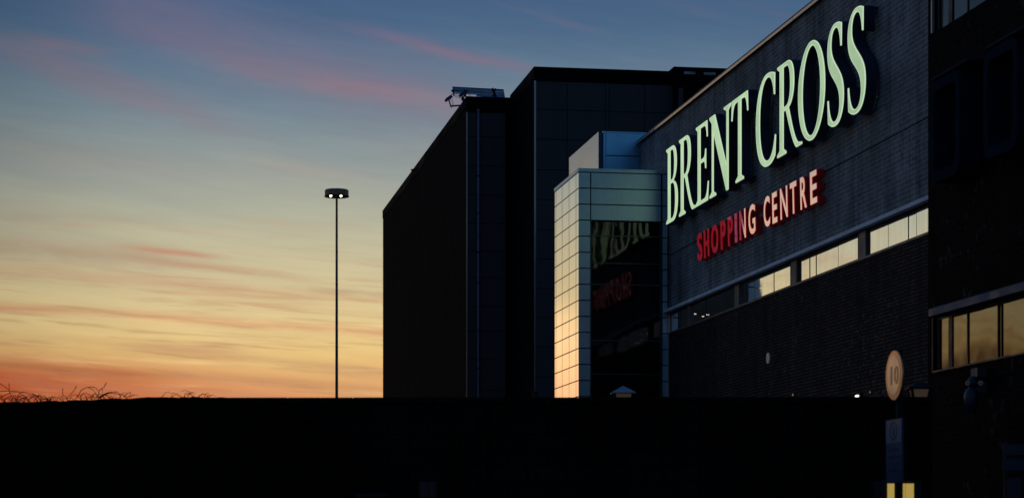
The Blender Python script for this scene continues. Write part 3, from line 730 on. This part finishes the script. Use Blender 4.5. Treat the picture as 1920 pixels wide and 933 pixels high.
# ------------------------------------------------------------------ right block
VX = 11.5; UX = u_at(1740, VX)
def ux(px): return u_at(px, VX)
def zx(py, px=1741): return z_at(py, VX, ux(px))
rbk = empty('near_brick_block', (VX, UX, 0), 'very dark brick block at the right edge with hooded rounded bays and amber windows', 'building')
zl1, zl0 = zx(579.5), zx(599); zw1, zw0 = zx(604), zx(694, 1751)
zu = z_at(57, VX, ux(1760))
UNR = 24.0
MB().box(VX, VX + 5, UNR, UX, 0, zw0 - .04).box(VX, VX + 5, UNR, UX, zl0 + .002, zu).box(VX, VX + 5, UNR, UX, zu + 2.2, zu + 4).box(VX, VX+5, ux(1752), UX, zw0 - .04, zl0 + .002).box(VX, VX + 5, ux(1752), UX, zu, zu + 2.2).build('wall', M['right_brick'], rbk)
MB().box(VX + .2, VX + 4.9, UNR + .1, ux(1752), zw0 - .04, zl0).box(VX + .2, VX + 4.9, UNR + .1, ux(1752), zu, zu + 2.2).build('window_backing', M['black'], rbk)
hd = MB(); pr = [(VX + .02, zl1 + .01), (VX - .16, zl1 - .05), (VX - .16, zl0), (VX + .02, zl0)]
for yq in (UNR, u_at(1741, VX - .16)): hd.v += [(x, yq, z) for x, z in pr]
hd.f += [(0, 1, 2, 3), (7, 6, 5, 4)] + [(a_, a_ + 4, (a_ + 1) % 4 + 4, (a_ + 1) % 4) for a_ in range(4)]
hd.build('window_hood', plain('hood', (.07, .10, .15), .6), rbk)
MB().box(VX - .03, VX + .1, UNR, ux(1751), zw0 - .035, zw0 - .012).box(VX - .03, VX + .1, ux(1752), ux(1751), zw0 - .012, zl0 - .003).build('window_surround', plain('surr', (.07, .05, .045), .5), rbk)
def ribbon(z0, z1, mat):
    fr = MB().box(VX + .03, VX + .12, UNR, ux(1752), z1 - .03, z1)
    fo = None
    bars = [(1752.5, 1757.5), (1774.5, 1781.5), (1809, 1811), (1866, 1867.5), (1872.5, 1874)]
    for a_, b_ in bars: fr.box(VX + .03, VX + .12, ux(b_), ux(a_), z0, z1 - .03)
    fo = fr.build('window', M['black'], rbk)
    edges = [(1757.5, 1774.5), (1781.5, 1809), (1811, 1866), (1867.5, 1872.5), (1874, 1990)]
    for a_, b_ in edges:
        tl = random.uniform(-.003, .003)
        MB().quad((VX + .045 + tl, ux(b_) if b_ < 1990 else UNR, z0), (VX + .045 - tl, ux(a_), z0), (VX + .045 - tl, ux(a_), z1 - .03), (VX + .045 + tl, ux(b_) if b_ < 1990 else UNR, z1 - .03)).build('pane', mat, fo)
ribbon(zw0 - .012, zl0 - .004, M['window_dim'])
ribbon(zu, zu + 2.2, M['window_dim'])
MB().box(VX - .04, VX + .02, ux(1752), ux(1750.5), zu, zu + 2.2).build('window_jamb', M['trim_metal'], rbk)
# hooded rounded bays
def bay(p0, p1):
    y1, y0 = u_at(p0, VX - .3), u_at(p1, VX - .3) + .1; z0, z1 = zx(352, 1775), zx(172, 1760)
    def rr(y0, y1, z0, z1, r, n=5):
        pts = []
        for cx, cz, a0 in ((y1 - r, z1 - r, 0), (y0 + r, z1 - r, 90), (y0 + r, z0 + r, 180), (y1 - r, z0 + r, 270)):
            for k_ in range(n + 1):
                t = R(a0 + 90 * k_ / n); pts.append((cx + r * math.cos(t), cz + r * math.sin(t)))
        return pts
    o_, i_ = rr(y0, y1, z0, z1, .22), rr(y0 + .15, y1 - .15, z0 + .15, z1 - .15, .12)
    mb = MB(); n = len(o_)
    for x in (VX - .32, VX + .02):
        mb.v += [(x, a_, b_) for a_, b_ in o_] + [(x, a_, b_) for a_, b_ in i_]
    for k_ in range(n):
        q = (k_ + 1) % n
        mb.f += [(k_, q, n + q, n + k_), (2*n + k_, 3*n + k_, 3*n + q, 2*n + q), (k_, 2*n + k_, 2*n + q, q), (n + k_, n + q, 3*n + q, 3*n + k_)]
    fo = mb.build('bay_window', plain('bay', (.022, .027, .044), .6, spec=.0), rbk)
    MB().box(VX - .1, VX - .08, y0 + .14, y1 - .14, z0 + .14, z1 - .14).build('pane', plain('bay_glass', (.004, .009, .014), .2, spec=.15), fo)
    MB().box(VX - .12, VX - .06, (y0 + y1) / 2 - .02, (y0 + y1) / 2 + .02, z0 + .2, z1 - .2).build('mullion', M['black'], fo)
    hb = MB(); pr = [(VX + .02, z1 + .12), (VX - .34, z1 + .055), (VX - .34, z1 + .02), (VX + .02, z1 + .05)]
    for yq in (y0 - .35, y1 - .12): hb.v += [(x, yq, z) for x, z in pr]
    hb.f += [(0, 1, 2, 3), (7, 6, 5, 4)] + [(a_, a_ + 4, (a_ + 1) % 4 + 4, (a_ + 1) % 4) for a_ in range(4)]
    hb.build('bay_hood', plain('bay_hood', (.06, .055, .07), .7, spec=.0), fo)
bay(1746, 1806); bay(1846, 1916)
# downpipe-like pale post under the amber windows
MB().box(VX - .16, VX - .02, ux(1853), ux(1841), zx(737, 1847), zx(690, 1847)).build('conduit_box', plain('cond', (.045, .05, .065), .5), rbk)

# dome camera hung on the near block
def place(px, py, Y): return at(px, py, Y)
dc = empty('dome_camera', place(1823, 760, 29.0), 'blue domed camera with two round pinkish lamps below the amber windows', 'security camera')
c0 = place(1822, 745, 29.0); s_ = 29.0 / F
MB().lathe([(2*s_, -28*s_), (9*s_, -26*s_), (13*s_, -10*s_), (14.5*s_, 0), (13.5*s_, 8*s_), (10*s_, 16*s_), (5*s_, 20*s_), (.5*s_, 21*s_)], 24, c0).build('dome_housing', plain('dc1', (.010, .026, .055), .4), dc, smooth=True)
MB().lathe([(7*s_, 18*s_), (11*s_, 24*s_), (11*s_, 32*s_), (8*s_, 38*s_), (1*s_, 41*s_)], 24, c0 + Vector((3*s_, 0, 0))).build('camera_head', plain('dc2', (.010, .014, .04), .4), dc, smooth=True)
for dx, ddy in ((-9, -3), (13, -11)):
    p = c0 + Vector((dx * s_, ddy * s_, 27 * s_)); q = p + Vector((0, -.02, 0)) + Vector((-.01, 0, 0))
    MB().tube([p, q], [4.6 * s_, 4.0 * s_], 16).build('round_lamp', plain('dc3', (.34, .22, .16), .4, emis=(1, .62, .42, 1), es=.012), dc)  # faint emission stands in for sunset light caught on these faces
    MB().tube([q, q + Vector((-.002, -.006, 0))], [1.8 * s_] * 2, 12).build('lens', M['black'], dc)
MB().bar(c0 + Vector((0, .02, 36 * s_)), c0 + Vector((.45, .15, 38 * s_)), .05).build('arm', M['black'], dc)

# ------------------------------------------------------------------ boundary wall in front
def campt(X, Y, z=0): x, y = cam2w(X, Y); return Vector((x, y, z))
A_, B_ = campt((300 - 960) / F * 31.1, 31.1), campt((1745 - 960) / F * 30.9, 30.9)
bw = empty('boundary_wall', ((A_.x + B_.x) / 2, (A_.y + B_.y) / 2, 0), 'long near-black block wall across the bottom of the view', 'wall')
dv = (B_ - A_); Lw = dv.length; dn = dv.normalized(); nn = Vector((dn.y, -dn.x, 0))
zw_a = EYE + (VPY - 745.5) / F * 31.0
def wallbox(mb, s0, s1, z0, z1, t0, t1):
    p = [A_ + dn * s + nn * t for s, t in ((s0, t0), (s1, t0), (s1, t1), (s0, t1))]
    i = len(mb.v); mb.v += [(q.x, q.y, z0) for q in p] + [(q.x, q.y, z1) for q in p]
    for f in ((0,3,2,1),(4,5,6,7),(0,1,5,4),(1,2,6,5),(2,3,7,6),(3,0,4,7)): mb.f.append(tuple(i + k_ for k_ in f))
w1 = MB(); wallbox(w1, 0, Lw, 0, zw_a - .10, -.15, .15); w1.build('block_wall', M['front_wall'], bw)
w2 = MB(); s = 0
while s < Lw: wallbox(w2, s + .004, min(s + .9, Lw) - .004, zw_a - .098, zw_a + random.uniform(-.003, .003), -.2, .2); s += .9
w2.build('coping', M['front_wall'], bw, bevel=.01)
w3 = MB(); s = 1.2
while s < Lw: wallbox(w3, s, s + .44, 0, zw_a - .10, .152, .26); s += 2.9
w3.build('piers', M['front_wall'], bw)

# earth bank at the left
bank = MB(); prof = [(-700, 757), (-300, 755), (0, 752.5), (60, 752), (130, 749.5), (200, 747), (260, 744.5), (300, 743.5), (360, 743), (420, 743.8), (470, 749), (560, 775), (640, 830)]
nX = 140
def bank_y(px):
    for (a_, b_), (c_, d_) in zip(prof[:-1], prof[1:]):
        if a_ <= px <= c_: return b_ + (d_ - b_) * (px - a_) / (c_ - a_)
    return 757
rowsB = []
for j, (Yb, fr_) in enumerate(((26.5, 0), (28.5, .55), (30, .9), (30.8, 1), (32, .97), (34, .6), (37, 0))):
    r_ = []
    for k_ in range(nX + 1):
        px = -700 + 1340 * k_ / nX
        h = (EYE + (VPY - bank_y(px)) / F * 30.8) * fr_ + (random.uniform(-.012, .004) if fr_ > .2 else 0)
        x, y = cam2w((px - 960) / F * 30.8, Yb); r_.append((x, y, max(h, -.02)))
    rowsB.append(r_)
for r_ in rowsB: bank.v += r_
for j in range(len(rowsB) - 1):
    for k_ in range(nX): a_ = j * (nX + 1) + k_; bank.f.append((a_, a_ + 1, a_ + nX + 2, a_ + nX + 1))
tag(bank.build('earth_bank', M['earth'], smooth=True), kind='structure')

# bare brambles on the bank
def bramble(px0, px1, items, label, dense=0):
    base = at((px0 + px1) / 2, bank_y((px0 + px1) / 2) + 3, 30.9)
    b_ = empty('bare_bramble', base, label, 'bush', 'bare brambles along the bank top')
    mb = MB()
    for pts, w in items:
        Yj = 30.9 + random.uniform(-.15, .15)
        # Catmull-Rom through the points
        P = [pts[0]] + pts + [pts[-1]]; sm_ = []
        for k_ in range(1, len(P) - 2):
            for q in range(6):
                t = q / 6; p0, p1, p2, p3 = P[k_-1], P[k_], P[k_+1], P[k_+2]
                sm_.append(tuple(.5 * (2*p1[c] + (p2[c]-p0[c])*t + (2*p0[c]-5*p1[c]+4*p2[c]-p3[c])*t*t + (3*p1[c]-p0[c]-3*p2[c]+p3[c])*t**3) for c in (0, 1)))
        sm_.append(pts[-1])
        n = len(sm_); rr_ = [w * s_ * (1 - .55 * k_ / n) for k_ in range(n)]
        mb.tube([at(x + random.uniform(-.25, .25), y + random.uniform(-.25, .25), Yj + .25 * math.sin(k_ * .2)) for k_, (x, y) in enumerate(sm_)], rr_, 5)
    for k_ in range(dense):
        x = random.uniform(px0, px1); y = bank_y(x) + 2; L_ = random.uniform(8, 26); d = random.choice((-1, 1)); hgt = random.uniform(4, 15)
        pts = [(x, y), (x + d * L_ * .3, y - hgt * .8), (x + d * L_ * .65, y - hgt), (x + d * L_, y - hgt * random.uniform(.2, .9))]
        Yj = 30.9 + random.uniform(-.3, .3)
        mb.tube([at(a_ + random.uniform(-.5, .5), c_, Yj) for a_, c_ in pts], [.75 * s_, .6 * s_, .45 * s_, .3 * s_], 5)
    mb.build('stems', M['twig'], b_)
bramble(-8, 96, [([(-4, 716), (8, 724), (18, 733), (20, 745)], .8), ([(17, 718), (18, 735), (25, 748)], .7), ([(0, 733), (30, 733), (55, 739), (80, 746)], .9),
                 ([(0, 745), (20, 736), (38, 737), (52, 748)], .9), ([(30, 750), (40, 735), (60, 738), (75, 748)], .8), ([(55, 748), (68, 741), (94, 748)], 1.0),
                 ([(0, 740), (10, 748)], .8), ([(60, 737), (70, 742), (72, 750)], .9)], 'leftmost bare bramble, a tangled mat of thin stems at the edge of view', 44)
bramble(114, 252, [([(117.5, 728), (117.5, 738), (121, 748)], .8), ([(143, 723), (140, 730), (131, 740), (124, 748)], .9), ([(145, 745), (152, 732), (160, 727), (166, 726), (176, 732), (182, 744)], .9),
                   ([(150, 745), (158, 736), (165, 738), (172, 743)], .7), ([(166, 725), (178, 726), (185, 735), (180, 746)], .8), ([(199, 717), (195, 725), (187, 731), (185, 742)], .9),
                   ([(186, 731), (192, 730), (191, 742)], .7), ([(185, 745), (196, 738), (206, 735), (220, 734)], 1.4), ([(188, 746), (203, 737), (228, 739), (240, 745)], 1.0),
                   ([(232, 743), (238, 738), (245, 735), (243, 744)], .9), ([(195, 738), (205, 745), (214, 748)], 1.0), ([(243, 744), (252, 740)], .7)],
        'middle bare bramble with tall arching stems against the orange sky', 26)
bramble(300, 400, [([(304, 743), (310, 736), (316, 734), (322, 740), (325, 743)], .6), ([(322, 736), (332, 738), (338, 743)], .6), ([(346, 743), (348, 737), (354, 737), (362, 742)], .9),
                   ([(350, 741), (360, 735), (364, 744)], .7), ([(372, 743), (378, 739), (386, 739), (392, 744)], 1.0), ([(378, 740), (382, 736)], .6), ([(392, 744), (397, 741)], .6)],
        'rightmost and lowest bare bramble, only a few short curls', 6)

# ------------------------------------------------------------------ high mast lamp
YL = 187.0; sL = YL / F
base = at(631.3, VPY, YL); base.z = 0
hm = empty('high_mast_lamp', base, 'very tall lamp mast with a round drum head and two glowing lamps', 'street lamp')
zh1, zh0 = EYE + (VPY - 356.5) * sL, EYE + (VPY - 368) * sL
MB().lathe([(3.6 * sL, 0), (3.2 * sL, 3), (2.0 * sL, zh0 - .1)], 14, base).build('pole', M['pole'], hm, smooth=True)
MB().lathe([(21.8 * sL, 0), (22.6 * sL, .03), (22.4 * sL, .06), (22.4 * sL, zh1 - zh0 - .05), (21 * sL, zh1 - zh0 + .03), (2 * sL, zh1 - zh0 + .12)], 40, base + Vector((0, 0, zh0))).build('drum_head', M['lamp_metal'], hm)
MB().lathe([(22.6 * sL, -.05), (23.3 * sL, -.03), (23.3 * sL, .0), (22.6 * sL, .01)], 40, base + Vector((0, 0, zh0))).build('rim', M['black'], hm)
MB().lathe([(1.7 * sL, -.12), (3.6 * sL, -.1), (3.6 * sL, .1)], 14, base + Vector((0, 0, zh0))).build('collar', M['black'], hm)
for k_, (dx, dy) in enumerate(((-9.5, -19), (9.5, -19), (-18, 4), (18, 4), (-7, 16), (7, 16))):
    p = base + Vector((dx * sL * CT, -dx * sL * ST, 0)) + Vector((ST * dy * sL, CT * dy * sL, zh0 - .04))
    MB().lathe([(3.0 * sL, -.02), (4.6 * sL, .02), (4.6 * sL, .12)], 16, p).build('lamp_housing', M['lamp_metal'], hm)
    if k_ < 2:
        MB().lathe([(.4 * sL, -.15), (1.5 * sL, -.09), (2.1 * sL, -.05), (2.0 * sL, -.022)], 16, p).build('lamp_glass', M['lamp' if k_ else 'lamp'], hm, smooth=True)

# ------------------------------------------------------------------ pyramid-capped lanterns
def lantern(px, pyt, w, h, Yd, label, roofm, lit):
    s = Yd / F; c = at(px, pyt + h, Yd); b0 = Vector((c.x, c.y, 0))
    o = empty('post_lantern', b0, label, 'lantern', 'pyramid-capped lanterns')
    hw = w / 2 * s; m = MB(); q = c.z; t = at(px, pyt, Yd).z
    R4 = lambda dx, dy, z: (c.x + dx * CT + dy * ST, c.y - dx * ST + dy * CT, z)
    m.v += [R4(-hw, -hw, q), R4(hw, -hw, q), R4(hw, hw, q), R4(-hw, hw, q), R4(0, 0, t), R4(-hw, -hw, q - .02), R4(hw, -hw, q - .02), R4(hw, hw, q - .02), R4(-hw, hw, q - .02)]
    m.f += [(0, 1, 4), (1, 2, 4), (2, 3, 4), (3, 0, 4), (0, 5, 6, 1), (1, 6, 7, 2), (2, 7, 8, 3), (3, 8, 5, 0), (5, 8, 7, 6)]
    m.build('cap', roofm, o)
    f = MB(); hh = 11 * s; iw = hw * .72
    for sx in (-1, 1):
        for sy in (-1, 1): f.bar(R4(sx * iw, sy * iw, q - .02), R4(sx * iw * .8, sy * iw * .8, q - .02 - hh * 1.8), .03)
    f.build('frame', M['black'], o)
    g_ = MB(); g_.v += [R4(sx * iw * k2 * .93, sy * iw * k2 * .93, z) for z, k2 in ((q - .03, 1), (q - hh * 1.7, .8)) for sx, sy in ((-1, -1), (1, -1), (1, 1), (-1, 1))]
    g_.f += [(0, 1, 5, 4), (1, 2, 6, 5), (2, 3, 7, 6), (3, 0, 4, 7)]
    g_.build('glass', lit, o)
    MB().lathe([(.07, 0), (.07, 1), (.045, 1.1), (.045, q - .02 - hh * 1.8), (.09, q - hh * 1.7)], 12, b0).build('post', M['black'], o)
lantern(1168.5, 722.5, 46, 13.5, 45.0, 'pale pyramid-capped lantern in front of the dark tower glazing', M['cap_roof'], M['lit_dim'])
lantern(1724, 713, 48, 13, 45.0 * .70, 'dim pyramid-capped lantern between the round sign and the near block', plain('cap2', (.018, .026, .036), .6, spec=.1), M['lit_dim'])

# dark floodlight silhouette by the tower foot
fl = empty('small_floodlight', at(1004, 745, 45), 'small black floodlight head poking over the wall left of the tiled tower', 'floodlight')
p = at(1003, 737, 45)
MB().tube([at(1004.5, 742, 45), Vector((at(1004.5, 742, 45).x, at(1004.5, 742, 45).y, 0))], .03, 8).build('post', M['black'], fl)
MB().bar(at(997.5, 735.5, 45), at(1009.5, 735.5, 45), .10, .045).bar(at(1000, 739.5, 45), at(1008, 739.5, 45), .12, .05).build('head', M['black'], fl, bevel=.01)

# bright small lamp by the wall top, disc on the wall
wl = empty('bulkhead_lamp', Vector((V0, u_at(1616, V0), z_at(742, V0, u_at(1616, V0)))), 'tiny bright white lamp low on the dark brick wall', 'lamp')
q = wl.location
MB().box(V0 - .10, V0 - .012, q.y - .1, q.y + .1, q.z - .05, q.z + .07).build('casing', M['black'], wl)
MB().lathe([(.02, -.035), (.055, -.01), (.055, .012), (.02, .03)], 14, q + Vector((-.13, 0, 0))).build('bulb', emitter('bulb', (1, .95, .8, 1), 4), wl, smooth=True)
u_ = u_at(1458, V0); zq = z_at(671, V0, u_)
dk = empty('wall_disc', Vector((V0, u_, zq)), 'small pale round disc on a bracket on the dark brick wall', 'wall fitting')
MB().tube([(V0 - .28, u_, zq), (V0 - .31, u_, zq)], .165, 24).build('disc', plain('disc', (.62, .50, .46), .4, emis=(1, .7, .6, 1), es=.02), dk)
MB().box(V0 - .279, V0 - .012, u_ - .03, u_ + .03, zq + .04, zq + .12).build('bracket', M['trim_metal'], dk)
u_ = u_at(1635, V0); zq = z_at(734.5, V0, u_)
d2 = empty('amber_marker_lamp', Vector((V0, u_, zq)), 'faint amber marker lamp just above and right of the bright white lamp', 'lamp')
MB().lathe([(.02, -.025), (.03, 0), (.02, .025)], 10, (V0 - .05, u_, zq)).build('bulb', emitter('am', (.9, .45, .2, 1), .15), d2)
MB().box(V0 - .045, V0 - .012, u_ - .04, u_ + .04, zq - .03, zq + .03).build('casing', M['black'], d2)
u_ = u_at(1490, V0); zq = z_at(739.5, V0, u_)
d3 = empty('amber_marker_lamp', Vector((V0, u_, zq)), 'faint amber marker lamp below the pale wall disc, at the wall foot', 'lamp')
MB().lathe([(.02, -.03), (.035, 0), (.02, .03)], 10, (V0 - .05, u_, zq)).build('bulb', emitter('am2', (.9, .55, .2, 1), .18), d3)
MB().box(V0 - .045, V0 - .012, u_ - .04, u_ + .04, zq - .03, zq + .03).build('casing', M['black'], d3)

# ------------------------------------------------------------------ round speed sign and notice plate on one post
YS = 25.0; sS = YS / F
pc = at(1676, 703, YS); post = at(1678.5, 703, YS)
vs_ = pc.x
sg = empty('speed_sign', Vector((post.x, post.y, 0)), 'tall post with a round pinkish speed limit sign above a blue notice plate', 'road sign')
MB().lathe([(.038, 0), (.038, at(1680, 655, YS).z)], 14, Vector((post.x + .05, post.y, 0))).build('post', plain('postg', (.010, .010, .011), .6, spec=.1), sg, smooth=True)
rad = 46 * sS
def disc(r, x, mat, name, x1, parent, r2=None):
    mb = MB(); n = 48; i = 0
    for xx in (x, x1): mb.v += [(xx, pc.y + r * math.cos(2*math.pi*k_/n), pc.z + r * math.sin(2*math.pi*k_/n)) for k_ in range(n)]
    mb.f += [tuple(range(n)), tuple(range(n, 2*n))[::-1]] + [(k_, n + k_, n + (k_+1) % n, (k_+1) % n) for k_ in range(n)]
    return mb.build(name, mat, parent)
dsc = disc(rad, pc.x, M['sign_red'], 'round_plate', pc.x + .02, sg)
disc(rad * .80, pc.x - .004, M['sign_face'], 'sign_face', pc.x - .0005, dsc)
for ch, dx in (('1', -.075), ('0', .045)):
    c_ = text_contours(ch); xs = [p_[0] for k_ in c_ for p_ in k_]; ys = [p_[1] for k_ in c_ for p_ in k_]
    h_ = .20; sc_ = h_ / (max(ys) - min(ys))
    cs = [[((p_[0] - min(xs)) * sc_, (p_[1] - min(ys)) * sc_) for p_ in k_] for k_ in c_]
    me = curve_mesh('numeral', cs, .002, 'BOTH'); me.materials.append(M['sign_ink'])
    o = bpy.data.objects.new('numeral', me); col.objects.link(o); o.parent = dsc
    o.matrix_basis = Matrix.Translation(Vector((pc.x - .0075, pc.y - dx + .02, pc.z - .10)) - sg.location) @ LM
yc = pc.y; hwp = 45 * sS
def pz(py): return at(1675, py, YS).z
def plate(y0, y1, z0, z1, x0, x1, mat, name, parent): return MB().box(x0, x1, y0, y1, z0, z1).build(name, mat, parent)
pb = plate(yc - hwp, yc + hwp, pz(904), pz(785), pc.x, pc.x + .02, M['sign_blue'], 'notice_plate', sg)
plate(yc - hwp + .01, yc + hwp - .01, pz(829), pz(787), pc.x - .004, pc.x - .0005, M['sign_pale'], 'pictogram_panel', pb)
mb = MB(); n = 32
zc_ = pz(807)
for rr_ in (.14, .10):
    mb.v += [(pc.x - .0065, yc + rr_ * math.cos(2*math.pi*k_/n) * .95, zc_ + rr_ * .8 * math.sin(2*math.pi*k_/n)) for k_ in range(n)]
mb.f += [(k_, (k_+1) % n, n + (k_+1) % n, n + k_) for k_ in range(n)]
mb.box(pc.x - .008, pc.x - .006, yc - .02, yc + .02, zc_ - .06, zc_ + .05)
mb.build('pictogram', M['sign_blue'], pb)
mb = MB()
for py, w in ((842, .16), (856, .2), (869, .15), (881, .19)):
    y_ = yc - w
    while y_ < yc + w - .03:
        w_ = random.uniform(.02, .05); mb.box(pc.x - .004, pc.x - .0005, y_, y_ + w_, pz(py) - .012, pz(py) + .012); y_ += w_ + .012
mb.build('text_lines', plain('ink2', (.02, .03, .085), .6), pb)

# lit kiosk low behind the post
YK = 27.5
kb = at(1690, VPY, YK); kb.z = 0
ks = empty('lit_kiosk', kb, 'dark kiosk low at the bottom right with yellow lit glass strips', 'kiosk', rz=0)
def camslab(mb, p0, p1, y0, y1, Ya, Yb):
    """slab facing the camera between photo columns/rows at depth Ya..Yb"""
    z0, z1 = at(p0, y1, Ya).z if y1 is not None else 0, at(p0, y0, Ya).z
    i = len(mb.v); pts = []
    for px, Yq in ((p0, Ya), (p1, Ya), (p1, Yb), (p0, Yb)):
        x, y = cam2w((px - 960) / F * Ya, Yq); pts.append((x, y))
    mb.v += [(x, y, z0) for x, y in pts] + [(x, y, z1) for x, y in pts]
    for f in ((0,3,2,1),(4,5,6,7),(0,1,5,4),(1,2,6,5),(2,3,7,6),(3,0,4,7)): mb.f.append(tuple(i + k_ for k_ in f))
m = MB(); camslab(m, 1652, 1728, 899, None, YK, YK + .9); m.build('body', M['black'], ks)
for a_, b_ in ((1664.5, 1677), (1691, 1697.5), (1699, 1713.5)):
    m = MB(); camslab(m, a_, b_, 905.5, 985, YK - .03, YK - .004); m.build('lit_pane', M['lit_window'], ks)

# sign boards at the right edge
ib = empty('direction_sign', at(1905, VPY, 24.0) * 1.0, 'pair of dark blue sign boards at the lower right edge', 'sign'); 
ib.location.z = 0; 
for y0, y1 in ((832, 852), (859, 881)):
    m = MB(); camslab(m, 1881, 1985, y0, y1, 24.0, 24.03); bo = m.build('board', plain('bd', (.007, .012, .035), .5), ib)
    m = MB()
    x = 1888
    while x < 1975: w_ = random.uniform(3, 8); camslab(m, x, x + w_, (y0 + y1) / 2 - 3, (y0 + y1) / 2 + 3, 23.995, 23.999); x += w_ + 2
    m.build('text_line', plain('bdt', (.014, .022, .05), .5), bo)
m = MB(); camslab(m, 1888, 1915, 895, 985, 24.0, 24.03); m.build('lower_board', plain('bd3', (.006, .010, .028), .5), ib)
m = MB(); camslab(m, 1884, 1888, 828, None, 24.04, 24.1); camslab(m, 1975, 1979, 828, None, 24.04, 24.1); m.build('posts', M['black'], ib)

# faint framed notice and cabinet near the bottom centre
nb = empty('notice_board', at(802, VPY, 29.5), 'barely visible framed notice with two dark panes low on the black wall', 'notice board'); nb.location.z = 0
m = MB(); camslab(m, 786, 818, 902, 985, 29.5, 29.56); m.build('frame', plain('nb1', (.022, .024, .035), .6), nb)
for a_, b_ in ((789, 802), (804.5, 815)):
    m = MB(); camslab(m, a_, b_, 906, 930, 29.48, 29.495); m.build('pane', plain('nb2', (.007, .009, .018), .4), nb)
m = MB(); camslab(m, 788, 792, 986, None, 29.5, 29.55); camslab(m, 812, 816, 986, None, 29.5, 29.55); m.build('leg', M['black'], nb)
cb = empty('street_cabinet', at(695, VPY, 24.0), 'dark street cabinet whose top just shows at the bottom edge, left of centre', 'cabinet'); cb.location.z = 0
m = MB(); camslab(m, 668, 722, 928, None, 24.0, 24.5); m.build('body', plain('cb1', (.010, .013, .024), .5), cb, bevel=.02)
m = MB(); camslab(m, 665, 725, 925.5, 927.8, 23.96, 24.54); m.build('lid', plain('cb2', (.014, .018, .03), .5), cb)

# ------------------------------------------------------------------ render settings
scene.render.engine = 'CYCLES'
scene.view_settings.view_transform = 'Standard'; scene.view_settings.look = 'None'
scene.view_settings.gamma = 1; scene.view_settings.exposure = 0; scene.view_settings.use_curve_mapping = False
scene.cycles.caustics_reflective = True
scene.cycles.max_bounces = 8
scene.cycles.sample_clamp_indirect = 3
scene.render.resolution_x = 1024; scene.render.resolution_y = 497
